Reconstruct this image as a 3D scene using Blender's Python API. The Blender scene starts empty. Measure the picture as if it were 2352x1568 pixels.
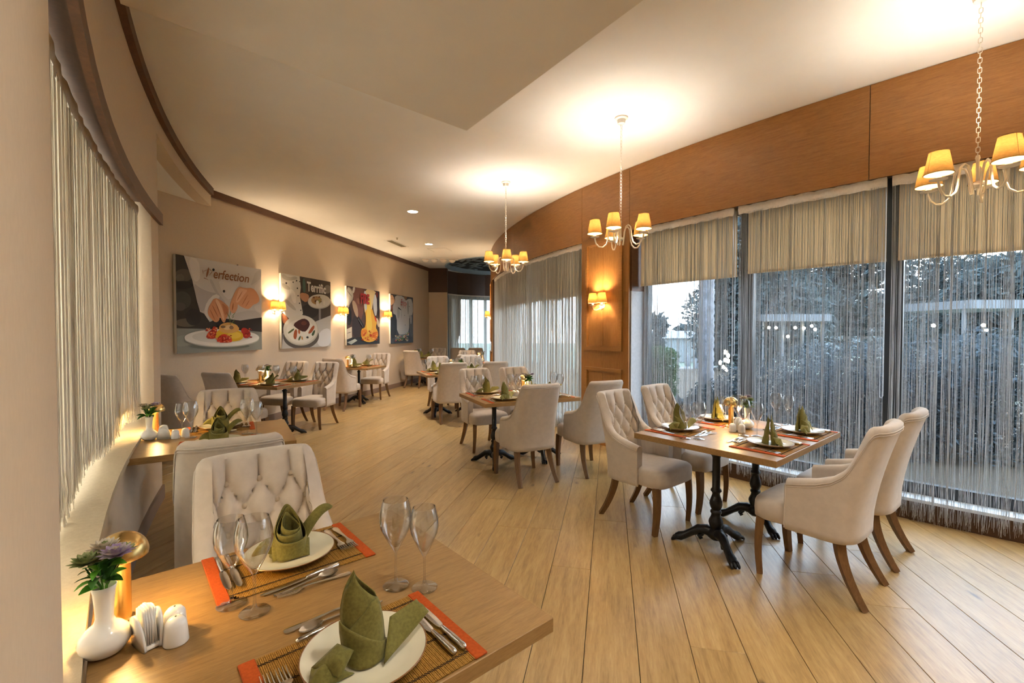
import bpy, bmesh, math, random
from mathutils import Vector, Matrix
random.seed(7)
S = bpy.context.scene
COL = S.collection

# ------------------------------------------------------------------ camera
CH = 1.5
cam_d = bpy.data.cameras.new('camera'); cam = bpy.data.objects.new('camera', cam_d); COL.objects.link(cam)
cam_d.sensor_width = 36.0; cam_d.lens = 16.0; cam_d.clip_start = 0.02; cam_d.clip_end = 600
cam.location = (0, 0, CH); cam.rotation_euler = (math.pi/2 - 0.022, 0, 0)
S.camera = cam

# ------------------------------------------------------------------ sky (soft overcast)
W = bpy.data.worlds.new('sky'); S.world = W; W.use_nodes = True
wn = W.node_tree; wn.nodes.clear()
wo = wn.nodes.new('ShaderNodeOutputWorld'); wb = wn.nodes.new('ShaderNodeBackground')
wt = wn.nodes.new('ShaderNodeTexCoord'); wsx = wn.nodes.new('ShaderNodeSeparateXYZ')
wr = wn.nodes.new('ShaderNodeValToRGB')
wr.color_ramp.elements[0].position = 0.0; wr.color_ramp.elements[0].color = (0.82, 0.91, 1.0, 1)
wr.color_ramp.elements[1].position = 0.7; wr.color_ramp.elements[1].color = (0.60, 0.77, 1.0, 1)
wn.links.new(wt.outputs['Generated'], wsx.inputs[0]); wn.links.new(wsx.outputs['Z'], wr.inputs[0])
wn.links.new(wr.outputs[0], wb.inputs['Color']); wb.inputs['Strength'].default_value = 1.65
wn.links.new(wb.outputs[0], wo.inputs['Surface'])

# ------------------------------------------------------------------ exposure / film
S.view_settings.view_transform = 'Standard'; S.view_settings.look = 'None'
S.view_settings.exposure = 2.55; S.view_settings.gamma = 1.0; S.view_settings.use_curve_mapping = False
cy = S.cycles
cy.use_denoising = True; cy.max_bounces = 5; cy.diffuse_bounces = 3; cy.glossy_bounces = 3
cy.transmission_bounces = 4; cy.transparent_max_bounces = 14; cy.caustics_reflective = False; cy.caustics_refractive = False
cy.use_adaptive_sampling = True; cy.adaptive_threshold = .06; cy.adaptive_min_samples = 24; cy.time_limit = 1150; cy.sample_clamp_indirect = 4.0; cy.blur_glossy = 1.0
PW = dict(chand=2.5, sconce=5.4, lamp=1.0, down=68.0)        # lamp powers in watts
WARM = (1.0, 0.91, 0.78)

# ------------------------------------------------------------------ helpers
def rgb(h, k=1.0):
    h = h.lstrip('#'); o = []
    for i in (0, 2, 4):
        c = int(h[i:i+2], 16)/255; o.append((c/12.92 if c <= .04045 else ((c+.055)/1.055)**2.4)*k)
    return (o[0], o[1], o[2], 1)
CX, CY = 12.08, 12.44                       # the room is a ring about this point
def pol(r, deg, z=0.0):
    a = math.radians(deg); return Vector((CX - r*math.cos(a), CY - r*math.sin(a), z))
def prad(deg):                              # unit vector away from the ring's centre (towards the inner left wall)
    a = math.radians(deg); return Vector((-math.cos(a), -math.sin(a), 0))
RW, RL = 12.65, 17.38                       # window-side fascia radius, left partition radius
ZC = 3.5
def lerp(a, b, t): return a + (b-a)*t
def sstep(t): t = max(0., min(1., t)); return t*t*(3-2*t)
def interp(tab, x):
    if x <= tab[0][0]: return tab[0][1]
    for (x0, y0), (x1, y1) in zip(tab, tab[1:]):
        if x <= x1: return lerp(y0, y1, sstep((x-x0)/(x1-x0)) if False else (x-x0)/(x1-x0))
    return tab[-1][1]

class MB:
    def __init__(s): s.v = []; s.f = []; s.m = []
    def add(s, vs, fs, mat=0):
        o = len(s.v); s.v += [tuple(p) for p in vs]
        for q in fs: s.f.append(tuple(i+o for i in q)); s.m.append(mat)
    def box(s, c, size, M=None, ch=0.0, mat=0):
        hx, hy, hz = size[0]/2, size[1]/2, size[2]/2; c = Vector(c); M = M or Matrix.Identity(3)
        if ch <= 0:
            vs = [c + M @ Vector((x*hx, y*hy, z*hz)) for x in (-1,1) for y in (-1,1) for z in (-1,1)]
            s.add(vs, [(0,1,3,2),(4,6,7,5),(0,4,5,1),(2,3,7,6),(0,2,6,4),(1,5,7,3)], mat); return
        vs = []; idx = {}
        for x in (-1,1):
            for y in (-1,1):
                for z in (-1,1):
                    for ax in range(3):
                        p = [x*(hx-ch), y*(hy-ch), z*(hz-ch)]; p[ax] = (x*hx, y*hy, z*hz)[ax]
                        idx[(x,y,z,ax)] = len(vs); vs.append(c + M @ Vector(p))
        fs = []
        I = lambda x,y,z,a: idx[(x,y,z,a)]
        for sg in (-1,1):
            q = [I(sg,-1,-1,0), I(sg,1,-1,0), I(sg,1,1,0), I(sg,-1,1,0)]; fs.append(q if sg>0 else q[::-1])
            q = [I(-1,sg,-1,1), I(-1,sg,1,1), I(1,sg,1,1), I(1,sg,-1,1)]; fs.append(q if sg>0 else q[::-1])
            q = [I(-1,-1,sg,2), I(1,-1,sg,2), I(1,1,sg,2), I(-1,1,sg,2)]; fs.append(q if sg>0 else q[::-1])
        for a in (-1,1):
            for b in (-1,1):
                q = [I(a,b,-1,0), I(a,b,-1,1), I(a,b,1,1), I(a,b,1,0)]; fs.append(q if a*b>0 else q[::-1])
                q = [I(a,-1,b,2), I(a,-1,b,0), I(a,1,b,0), I(a,1,b,2)]; fs.append(q if a*b>0 else q[::-1])
                q = [I(-1,a,b,1), I(-1,a,b,2), I(1,a,b,2), I(1,a,b,1)]; fs.append(q if a*b>0 else q[::-1])
        for x in (-1,1):
            for y in (-1,1):
                for z in (-1,1):
                    q = [I(x,y,z,0), I(x,y,z,1), I(x,y,z,2)]; fs.append(q if x*y*z>0 else q[::-1])
        s.add(vs, fs, mat)
    def tube(s, path, rad, n=8, cap=True, mat=0, closed=False, sq=None):
        P = [Vector(p) for p in path]; N = len(P); vs = []; prev = None
        for i, p in enumerate(P):
            if closed: t = P[(i+1) % N] - P[i-1]
            else: t = P[min(i+1, N-1)] - P[max(i-1, 0)]
            t.normalize()
            if prev is None:
                u = t.cross(Vector((0,0,1)));
                if u.length < 1e-3: u = t.cross(Vector((0,1,0)))
                u.normalize()
            else:
                u = prev - t*prev.dot(t); u.normalize()
            prev = u; w = t.cross(u); r = rad[i] if isinstance(rad, (list, tuple)) else rad
            for k in range(n):
                a = 2*math.pi*k/n + (math.pi/n if sq else 0); vs.append(p + (u*math.cos(a) + w*math.sin(a))*r)
        fs = []
        for i in range(N if closed else N-1):
            for k in range(n):
                a = i*n+k; b = i*n+(k+1) % n; j = (i+1) % N
                fs.append((a, b, j*n+(k+1) % n, j*n+k))
        if cap and not closed: fs.append(tuple(range(n))[::-1]); fs.append(tuple((N-1)*n+k for k in range(n)))
        s.add(vs, fs, mat)
    def lathe(s, prof, n=24, c=(0,0,0), mat=0, flute=None, M=None):
        c = Vector(c); vs = []; fs = []; ring = []
        for (r, z) in prof:
            if r < 1e-5: ring.append([len(vs)]); p = Vector((0,0,z)); vs.append(c + (M @ p if M else p)); continue
            q = []
            for k in range(n):
                a = 2*math.pi*k/n; rr = r
                if flute and flute[1] <= z <= flute[2]: rr = r*(1 - flute[3]*(k % 2))
                q.append(len(vs)); p = Vector((rr*math.cos(a), rr*math.sin(a), z)); vs.append(c + (M @ p if M else p))
            ring.append(q)
        for A, B in zip(ring, ring[1:]):
            for k in range(n):
                k2 = (k+1) % n
                if len(A) == 1 and len(B) == 1: break
                if len(A) == 1: fs.append((A[0], B[k2], B[k]))
                elif len(B) == 1: fs.append((A[k], A[k2], B[0]))
                else: fs.append((A[k], A[k2], B[k2], B[k]))
        s.add(vs, fs, mat)
    def grid(s, G, mat=0, closeu=False, flip=False):
        nu = len(G); nv = len(G[0]); vs = [p for row in G for p in row]; fs = []
        for i in range(nu if closeu else nu-1):
            for j in range(nv-1):
                a = i*nv+j; b = ((i+1) % nu)*nv+j; q = (a, b, b+1, a+1); fs.append(q[::-1] if flip else q)
        s.add(vs, fs, mat)
    def arcwall(s, r0, r1, d0, d1, z0, z1, step=1.0, mat=0):   # curved block between two radii
        n = max(1, int(abs(d1-d0)/step+.5)); vs = []
        for i in range(n+1):
            d = lerp(d0, d1, i/n)
            for (r, z) in ((r0,z0),(r1,z0),(r1,z1),(r0,z1)): vs.append(pol(r, d, z))
        fs = []
        for i in range(n):
            for k in range(4):
                a = i*4+k; b = i*4+(k+1) % 4; fs.append((a, a+4, b+4, b))
        fs.append((0,1,2,3)); fs.append((n*4+3, n*4+2, n*4+1, n*4))
        s.add(vs, fs, mat)
    def mesh(s, name, mats, smooth=True, angle=40):
        me = bpy.data.meshes.new(name); me.from_pydata(s.v, [], s.f)
        for m in (mats if isinstance(mats, (list, tuple)) else [mats]): me.materials.append(m)
        if any(s.m): me.polygons.foreach_set('material_index', s.m)
        if smooth:
            me.polygons.foreach_set('use_smooth', [True]*len(me.polygons))
            bm = bmesh.new(); bm.from_mesh(me); bmesh.ops.recalc_face_normals(bm, faces=bm.faces); bm.to_mesh(me); bm.free()
            me.set_sharp_from_angle(angle=math.radians(angle))
        else:
            bm = bmesh.new(); bm.from_mesh(me); bmesh.ops.recalc_face_normals(bm, faces=bm.faces); bm.to_mesh(me); bm.free()
        me.update(); return me
    def build(s, name, mats, parent=None, smooth=True, angle=40, loc=None, raw=False):
        me = s.mesh(name, mats, smooth, angle) if not raw else s.rawmesh(name, mats)
        return obj(name, me, parent, loc)
    def rawmesh(s, name, mats, smooth=False):
        me = bpy.data.meshes.new(name); me.from_pydata(s.v, [], s.f)
        for m in (mats if isinstance(mats, (list, tuple)) else [mats]): me.materials.append(m)
        if any(s.m): me.polygons.foreach_set('material_index', s.m)
        if smooth: me.polygons.foreach_set('use_smooth', [True]*len(me.polygons))
        me.update(); return me

def obj(name, me, parent=None, loc=None):
    o = bpy.data.objects.new(name, me); COL.objects.link(o)
    if parent is not None: o.parent = parent
    if loc is not None: o.location = loc
    return o
def empty(name, loc=(0,0,0), rz=0.0, parent=None):
    o = bpy.data.objects.new(name, None); COL.objects.link(o); o.location = loc; o.rotation_euler = (0,0,rz)
    o.empty_display_size = .05
    if parent is not None: o.parent = parent
    return o
def tag(o, label=None, cat=None, group=None, kind=None):
    if label: o['label'] = label
    if cat: o['category'] = cat
    if group: o['group'] = group
    if kind: o['kind'] = kind
    return o
KIDS = {}
def copy_tree(o, parent=None):
    c = o.copy(); COL.objects.link(c)
    if parent is not None: c.parent = parent
    for ch in o.children: copy_tree(ch, c)
    return c
def place(proto, x, y, z=0., rz=0., label=None, group=None):   # the first call moves the original, later ones copy it
    if not KIDS.get(proto.name): KIDS[proto.name] = True; o = proto
    else:
        o = copy_tree(proto)
    o.location = (x, y, z); o.rotation_euler = (0, 0, rz)
    if label: o['label'] = label
    if group: o['group'] = group
    return o
def point_light(name, loc, w, col=WARM, r=.02, parent=None):
    d = bpy.data.lights.new(name, 'POINT'); d.energy = w; d.color = col; d.shadow_soft_size = r
    o = bpy.data.objects.new(name, d); COL.objects.link(o); o.location = loc
    if parent is not None: o.parent = parent
    return o
# ------------------------------------------------------------------ materials
def mat(name, col=(.8,.8,.8,1), rough=.6, metal=0., spec=.5, sheen=0., coat=0., trans=0., emit=None, es=0.):
    m = bpy.data.materials.new(name); m.use_nodes = True; b = m.node_tree.nodes['Principled BSDF']
    b.inputs['Base Color'].default_value = col; b.inputs['Roughness'].default_value = rough; b.inputs['Metallic'].default_value = metal
    b.inputs['Specular IOR Level'].default_value = spec; b.inputs['Sheen Weight'].default_value = sheen
    b.inputs['Coat Weight'].default_value = coat; b.inputs['Transmission Weight'].default_value = trans
    if emit: b.inputs['Emission Color'].default_value = emit; b.inputs['Emission Strength'].default_value = es
    return m
def N(m, t, **kw):
    n = m.node_tree.nodes.new(t)
    for k, v in kw.items():
        if k in n.inputs: n.inputs[k].default_value = v
        else: setattr(n, k, v)
    return n
def L(m, a, b): m.node_tree.links.new(a, b)
def coords(m, scale=(1,1,1), rnd=True, kind='Object'):
    tc = N(m, 'ShaderNodeTexCoord'); mp = N(m, 'ShaderNodeMapping'); mp.inputs['Scale'].default_value = scale
    if rnd:
        oi = N(m, 'ShaderNodeObjectInfo'); mu = N(m, 'ShaderNodeMath', operation='MULTIPLY'); mu.inputs[1].default_value = 37.0
        va = N(m, 'ShaderNodeVectorMath', operation='ADD'); L(m, oi.outputs['Random'], mu.inputs[0])
        L(m, tc.outputs[kind], va.inputs[0]); L(m, mu.outputs[0], va.inputs[1]); L(m, va.outputs[0], mp.inputs['Vector'])
    else: L(m, tc.outputs[kind], mp.inputs['Vector'])
    return mp.outputs[0]
def ramp(m, fac, stops):
    r = N(m, 'ShaderNodeValToRGB'); e = r.color_ramp.elements
    while len(e) < len(stops): e.new(.5)
    for q, (p, c) in zip(e, stops): q.position = p; q.color = c
    L(m, fac, r.inputs[0]); return r.outputs[0]
def bump(m, h, strength, dist=.002):
    b = N(m, 'ShaderNodeBump'); b.inputs['Strength'].default_value = strength; b.inputs['Distance'].default_value = dist
    L(m, h, b.inputs['Height']); L(m, b.outputs[0], m.node_tree.nodes['Principled BSDF'].inputs['Normal'])
def mixc(m, f, a, b, mode='MIX'):
    x = N(m, 'ShaderNodeMix', data_type='RGBA', blend_type=mode)
    for s, v in ((x.inputs['Factor'], f), (x.inputs['A'], a), (x.inputs['B'], b)):
        if hasattr(v, 'is_output'): L(m, v, s)
        else: s.default_value = v
    return x.outputs['Result']
def wood(name, dark, mid, light, scale=(1,1,1), rough=.4, knots=False, rnd=True, coat=0., vary=.0, spec=.5):
    m = mat(name, mid, rough, coat=coat, spec=spec); b = m.node_tree.nodes['Principled BSDF']
    v = coords(m, scale, rnd)
    n1 = N(m, 'ShaderNodeTexNoise', Scale=3.0, Detail=6.0, Roughness=.6, Distortion=.6); L(m, v, n1.inputs['Vector'])
    n2 = N(m, 'ShaderNodeTexNoise', Scale=14.0, Detail=4.0, Roughness=.7); L(m, v, n2.inputs['Vector'])
    ad = N(m, 'ShaderNodeMath', operation='MULTIPLY_ADD'); ad.inputs[1].default_value = .45; L(m, n2.outputs['Fac'], ad.inputs[0]); 
    mu = N(m, 'ShaderNodeMath', operation='MULTIPLY'); mu.inputs[1].default_value = .55; L(m, n1.outputs['Fac'], mu.inputs[0]); L(m, mu.outputs[0], ad.inputs[2])
    c = ramp(m, ad.outputs[0], [(.30, dark), (.5, mid), (.70, light)])
    if vary:
        oi = N(m, 'ShaderNodeObjectInfo'); h = N(m, 'ShaderNodeHueSaturation')
        mr = N(m, 'ShaderNodeMapRange'); mr.inputs[3].default_value = 1-vary; mr.inputs[4].default_value = 1+vary
        L(m, oi.outputs['Random'], mr.inputs[0]); L(m, mr.outputs[0], h.inputs['Value']); L(m, c, h.inputs['Color']); c = h.outputs[0]
    if knots:
        v2 = coords(m, (4.6, 1.5, 4.6), rnd)
        vo = N(m, 'ShaderNodeTexVoronoi', Scale=1.0); L(m, v2, vo.inputs['Vector'])
        n3 = N(m, 'ShaderNodeTexNoise', Scale=9.0, Detail=2.0); L(m, v2, n3.inputs['Vector'])
        a2 = N(m, 'ShaderNodeMath', operation='MULTIPLY_ADD'); a2.inputs[1].default_value = .13; L(m, n3.outputs['Fac'], a2.inputs[0]); L(m, vo.outputs['Distance'], a2.inputs[2])
        k = ramp(m, a2.outputs[0], [(.085, (1,1,1,1)), (.16, (0,0,0,1))])
        c = mixc(m, k, c, (dark[0]*.42, dark[1]*.36, dark[2]*.32, 1))
    L(m, c, b.inputs['Base Color']); bump(m, ad.outputs[0], .12, .001)
    return m
def noisy(name, c0, c1, scale, rough=.7, bmp=.0, sheen=0., spec=.3, dist=.001):
    m = mat(name, c0, rough, sheen=sheen, spec=spec); v = coords(m, (1,1,1), True)
    n = N(m, 'ShaderNodeTexNoise', Scale=scale, Detail=4.0, Roughness=.6); L(m, v, n.inputs['Vector'])
    L(m, ramp(m, n.outputs['Fac'], [(.35, c0), (.65, c1)]), m.node_tree.nodes['Principled BSDF'].inputs['Base Color'])
    if bmp: bump(m, n.outputs['Fac'], bmp, dist)
    return m
def thin_glass(name, tint=(1,1,1,1), ior=1.45, k=1.0, rough=.0):
    m = bpy.data.materials.new(name); m.use_nodes = True; nt = m.node_tree; nt.nodes.clear()
    o = N(m, 'ShaderNodeOutputMaterial'); t = N(m, 'ShaderNodeBsdfTransparent', Color=tint); g = N(m, 'ShaderNodeBsdfGlossy', Roughness=rough)
    f = N(m, 'ShaderNodeLayerWeight', Blend=.5); pw = N(m, 'ShaderNodeMath', operation='POWER'); pw.inputs[1].default_value = 3.4
    mu = N(m, 'ShaderNodeMath', operation='MULTIPLY_ADD'); mu.inputs[1].default_value = .75*k; mu.inputs[2].default_value = .035*k; mu.use_clamp = True
    x = N(m, 'ShaderNodeMixShader'); L(m, f.outputs['Facing'], pw.inputs[0]); L(m, pw.outputs[0], mu.inputs[0]); L(m, mu.outputs[0], x.inputs[0]); L(m, t.outputs[0], x.inputs[1]); L(m, g.outputs[0], x.inputs[2]); L(m, x.outputs[0], o.inputs[0])
    return m
def cloth_translucent(name, col, tcol, k=.5, rough_noise=0):
    m = bpy.data.materials.new(name); m.use_nodes = True; nt = m.node_tree; nt.nodes.clear()
    o = N(m, 'ShaderNodeOutputMaterial'); d = N(m, 'ShaderNodeBsdfDiffuse', Color=col); t = N(m, 'ShaderNodeBsdfTranslucent', Color=tcol); x = N(m, 'ShaderNodeMixShader'); x.inputs[0].default_value = k
    if rough_noise:
        v = coords(m, (1,1,3), True); n = N(m, 'ShaderNodeTexNoise', Scale=rough_noise, Detail=3.0); L(m, v, n.inputs['Vector'])
        L(m, ramp(m, n.outputs['Fac'], [(.3, (col[0]*.8,col[1]*.8,col[2]*.75,1)), (.7, col)]), d.inputs['Color'])
        L(m, ramp(m, n.outputs['Fac'], [(.3, (tcol[0]*.8,tcol[1]*.78,tcol[2]*.7,1)), (.7, tcol)]), t.inputs['Color'])
    L(m, d.outputs[0], x.inputs[1]); L(m, t.outputs[0], x.inputs[2]); L(m, x.outputs[0], o.inputs[0])
    return m

M = {}
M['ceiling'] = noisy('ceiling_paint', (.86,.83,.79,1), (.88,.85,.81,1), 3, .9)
M['drop'] = noisy('dropped_ceiling_dimmed_paint', (.74,.67,.585,1), (.76,.69,.605,1), 3, .9)  # browner than the main ceiling; the colour stands in for its dimmer light
M['wall'] = noisy('beige_wallpaper', (.64,.52,.39,1), (.67,.545,.41,1), 60, .85, .05)
M['wall_grey'] = noisy('grey_wallpaper', (.40,.38,.37,1), (.45,.43,.42,1), 30, .8, .05)
M['floor'] = wood('oak_floor', rgb('#8c6a3d'), rgb('#b2905a'), rgb('#c8a872'), (9, .8, 9), .30, knots=True, vary=.09, coat=.25); M['floor'].node_tree.nodes['Principled BSDF'].inputs['Coat Roughness'].default_value = .32
M['gap'] = mat('floor_joint', (.05,.035,.02,1), .9)
M['table'] = wood('table_oak', rgb('#7b5a30'), rgb('#957142'), rgb('#a78250'), (3, 26, 26), .36, rnd=True)
M['panel'] = wood('panel_oak', rgb('#825529'), rgb('#9a6933'), rgb('#ac7a42'), (2.2, 2.2, 24), .38, rnd=True)
M['panel_v'] = wood('panel_oak_upright', rgb('#825529'), rgb('#9a6933'), rgb('#ac7a42'), (24, 24, 2.2), .38, rnd=True)
M['trim'] = wood('brown_trim', rgb('#4a2d18'), rgb('#5f3c22'), rgb('#70492b'), (4, 4, 30), .5)
M['darkwood'] = wood('dark_wood', rgb('#3a2414'), rgb('#4d311d'), rgb('#5a3b25'), (4, 4, 30), .5)
M['baseboard'] = mat('taupe_baseboard', rgb('#8b7566'), .6)
M['fabric'] = noisy('beige_velvet', (.54,.452,.37,1), (.59,.497,.41,1), 22, .85, .12, sheen=.35, spec=.2)
M['button'] = mat('velvet_button', (.47,.375,.28,1), .85, sheen=.3)
M['leg'] = wood('chair_leg_oak', rgb('#5c3d21'), rgb('#72502e'), rgb('#85613a'), (30, 30, 3), .45)
M['iron'] = noisy('black_cast_iron', (.004,.004,.0045,1), (.010,.010,.011,1), 40, .34, .5, spec=.35, dist=.004)
M['glass'] = thin_glass('drinking_glass', (.95,.955,.96,1), 1.5, 2.2)
M['pane'] = thin_glass('window_pane', (.93,.97,.98,1), 1.45, .8)
M['plate'] = mat('cream_glaze', (.74,.68,.50,1), .12, coat=.4)
M['plate_rim'] = mat('brown_glaze_rim', rgb('#8a5a2c'), .3)
M['porcelain'] = mat('white_porcelain', (.86,.84,.79,1), .15, coat=.4)
M['steel'] = mat('polished_cutlery', (.75,.73,.70,1), .16, metal=1.)
M['brass'] = mat('brushed_brass', (.80,.56,.22,1), .26, metal=1.)
M['mat'] = noisy('bamboo_slats', rgb('#8f6426'), rgb('#b3843a'), 200, .55, .1)
M['mat_back'] = mat('placemat_backing', rgb('#4a2f14'), .9)
M['mat_thread'] = mat('dark_thread', rgb('#2a1a10'), .9)
M['orange'] = noisy('orange_fabric', rgb('#a3420d'), rgb('#b84f14'), 120, .85, .2)
M['napkin'] = noisy('olive_linen', rgb('#686029'), rgb('#797035'), 150, .85, .15, sheen=.1)
M['paper'] = mat('paper_napkins', (.88,.86,.82,1), .9)
M['leaf'] = noisy('artificial_leaf', rgb('#1f4a14'), rgb('#3f7a26'), 25, .45)
M['leaf_b'] = noisy('bright_artificial_leaf', rgb('#3f8a1c'), rgb('#6fae3a'), 25, .45)
M['petal'] = noisy('pale_petal', rgb('#b9a890'), rgb('#dccfb8'), 60, .6)
M['petal_v'] = noisy('violet_petal', rgb('#c8bfae'), rgb('#9c7fae'), 60, .6)
M['succulent'] = noisy('succulent_green', rgb('#6c8040'), rgb('#b0ad80'), 50, .6)
M['white_metal'] = mat('ivory_lacquer', (.80,.73,.62,1), .4)
M['shade'] = cloth_translucent('mustard_lampshade', (.52,.36,.15,1), (.038,.0175,.0036,1), .5, 60)
M['shade_rim'] = mat('shade_rim_braid', rgb('#6b4a1c'), .8)
M['bulb'] = mat('lit_bulb', (1,1,1,1), .5, emit=(1.0,.78,.5,1), es=30)
M['downlight'] = mat('lit_downlight', (1,1,1,1), .5, emit=(1.0,.93,.72,1), es=9)
M['string'] = cloth_translucent('ivory_string', (.66,.66,.66,1), (.70,.71,.72,1), .4)
M['string_w'] = cloth_translucent('pale_string', (.88,.83,.75,1), (.90,.90,.88,1), .6)
M['string_l'] = cloth_translucent('cream_string', (.95,.86,.73,1), (.90,.82,.70,1), .4)
M['tape'] = noisy('curtain_header_tape', (.76,.71,.66,1), (.84,.79,.74,1), 40, .9, .3)
M['blind'] = cloth_translucent('beige_roller_blind', (.80,.65,.46,1), (.80,.64,.44,1), .42, 0)
M['frame'] = mat('dark_window_frame', rgb('#232528'), .4)
M['frame_grey'] = mat('grey_window_frame', rgb('#93a7b8'), .5)
M['white_sill'] = mat('white_sill', (.80,.80,.78,1), .4)
M['sill'] = wood('pale_sill', rgb('#b3a184'), rgb('#c4b294'), rgb('#cfbfa3'), (20, 20, 3), .5)
M['drape'] = noisy('brown_drape', rgb('#40332f'), rgb('#54443e'), 30, .9, .1)
M['canvas'] = mat('canvas_edge', (.80,.76,.68,1), .8)
M['metal_vent'] = mat('vent_grille', rgb('#8f8468'), .6)
M['chain'] = mat('blind_chain', (.75,.76,.78,1), .35, metal=.6)
_solid = {}
def solid(h, rough=.55):
    k = (h, rough)
    if k not in _solid: _solid[k] = mat('print_'+h.lstrip('#'), rgb(h), rough, spec=.3)
    return _solid[k]

for m_ in bpy.data.materials: m_.cycles.emission_sampling = 'NONE'
# ------------------------------------------------------------------ the setting
def struct(name, mb, m, label, parent=None, smooth=True):
    o = mb.build(name, m, parent, smooth)
    if parent is None: tag(o, label, None, None, 'structure')
    return o
# floor: dark bed with oak planks laid on it
mb = MB(); mb.box((2.0, 6.5, -.062), (17, 24, .1)); floor = struct('floor', mb, M['gap'], 'wide oak plank floor running away from the camera', smooth=False)
PD = Vector((.209, .978, 0)); PN = Vector((.978, -.209, 0)); PWD = .246; PRZ = math.atan2(-.209, .978)
plank_mesh = {}
def plank(lng):
    if lng not in plank_mesh:
        b = MB(); b.box((0, 0, -.006), (PWD-.0028, lng-.002, .012), None, .0012); plank_mesh[lng] = b.mesh('plank', M['floor'], False)
    return plank_mesh[lng]
WA = Vector((-4.28, 6.4, 0)); WD = Vector((.2, .98, 0)).normalized(); WN = Vector((WD.y, -WD.x, 0))     # picture wall
def inside(p):
    r = math.hypot(p.x-CX, p.y-CY)
    return r > 12.2 and (p-WA).dot(WN) > -.35 and (r < 17.6 or p.y > 3.6) and p.y < 16.2
random.seed(3); rest = []; npl = 0
for k in range(-26, 30):
    c = k*PWD - .108 + PWD/2; t = -6 + random.random()*1.4
    while t < 16.5:
        full = lng = random.choice((1.8, 2.2, 2.6)); t0 = t
        ok = [q for q in range(0, int(lng*10)+1) if math.hypot(*((PN*c+PD*(t0+q*.1)).xy-Vector((CX, CY)))) > 12.42]
        if not ok: t += full; continue
        t0 = t+ok[0]*.1; lng = round(max(.2, (ok[-1]-ok[0])*.1), 1); p = PN*c + PD*(t0+lng/2)
        ends = [PN*c + PD*(t0+lng*q) for q in (0, .25, .5, .75, 1)]
        seen = any(inside(e) and e.y > .9 and abs(e.x) < 1.2*e.y+.6 for e in ends)
        if seen and npl < 300:
            o = obj('plank', plank(lng), floor); o.location = p; o.rotation_euler = (0, 0, PRZ); npl += 1
        elif any(inside(e) for e in ends) or (p.y < 3 and p.y > -5): rest.append((p, lng))
        t += full
b = MB(); Rz = Matrix.Rotation(PRZ, 3, 'Z')
for p, lng in rest: b.box((p.x, p.y, -.006), (PWD-.0028, lng-.002, .012), Rz)
o = b.build('plank_field', M['floor'], floor, False); o['kind'] = 'stuff'

# ceiling with the round recess at the far end
DC, DR = Vector((.15, 14.2, 0)), 2.18
bm = bmesh.new(); ring = []
oc = [(-5.4, 18), (2.6, 18), (2.6, 11.6)] + [tuple(pol(12.24, d)[:2]) for d in (3, 8, 13, 18, 23, 28, 33, 38, 43, 48, 53, 58, 63.5)] + [tuple(pol(18.85, d)[:2]) for d in (63.5, 57, 51, 45, 44.6)] + [tuple(pol(RL+.42, d)[:2]) for d in (44.6, 41, 37, 33, 29.6)] + [(-4.4, 3.1), (-5.4, 2.6)]
outer = [bm.verts.new((x, y, ZC)) for x, y in oc]; no = len(outer)
circ = [bm.verts.new((DC.x+DR*math.cos(a), DC.y+DR*math.sin(a), ZC)) for a in [2*math.pi*i/64 for i in range(64)]]
ed = [bm.edges.new((outer[i], outer[(i+1) % no])) for i in range(no)] + [bm.edges.new((circ[i], circ[(i+1) % 64])) for i in range(64)]
bmesh.ops.triangle_fill(bm, use_beauty=True, edges=ed)
me = bpy.data.meshes.new('ceiling'); bm.to_mesh(me); bm.free(); me.materials.append(M['ceiling'])
ceiling = tag(obj('ceiling', me), 'off-white plaster ceiling over the dining room', kind='structure')
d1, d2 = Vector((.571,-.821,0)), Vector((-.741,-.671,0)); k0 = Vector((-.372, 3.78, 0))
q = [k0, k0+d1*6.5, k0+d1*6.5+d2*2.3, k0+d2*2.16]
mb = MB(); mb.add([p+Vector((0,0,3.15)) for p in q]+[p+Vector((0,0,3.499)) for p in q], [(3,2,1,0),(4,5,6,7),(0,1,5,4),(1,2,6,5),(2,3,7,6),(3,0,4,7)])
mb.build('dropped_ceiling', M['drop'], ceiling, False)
# recess: blue rim, lattice disc
BL = mat('recess_rim_paint', rgb('#9fb4c4'), .7); LT = noisy('recess_panel', rgb('#7d8b96'), rgb('#93a1ac'), 4, .7)
mb = MB(); mb.lathe([(DR, ZC-.005), (DR, ZC+.13)], 64, (DC.x, DC.y, 0)); mb.lathe([(DR-.01, ZC-.012), (DR+.04, ZC-.012), (DR+.04, ZC), (DR-.01, ZC-.012)], 64, (DC.x, DC.y, 0)); mb.build('recess_rim', BL, ceiling)
mb = MB(); mb.lathe([(DR, ZC+.13), (0, ZC+.13)], 64, (DC.x, DC.y, 0)); mb.build('recess_panel', mat('recess_back', rgb('#2a3036'), .9), ceiling)
mb = MB(); rr = random.Random(5)
for i in range(170):                                            # angular lattice bars on the recess
    a, r = rr.random()*2*math.pi, DR*math.sqrt(rr.random())*.97; th = rr.choice((0, 60, 120))+rr.uniform(-12, 12)
    mb.box((DC.x+r*math.cos(a), DC.y+r*math.sin(a), ZC+.118), (min(.5, (DR-r)*1.2+.1), .085, .012), Matrix.Rotation(math.radians(th), 3, 'Z'))
o = mb.build('lattice', LT, ceiling, False); o['kind'] = 'stuff'

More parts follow.
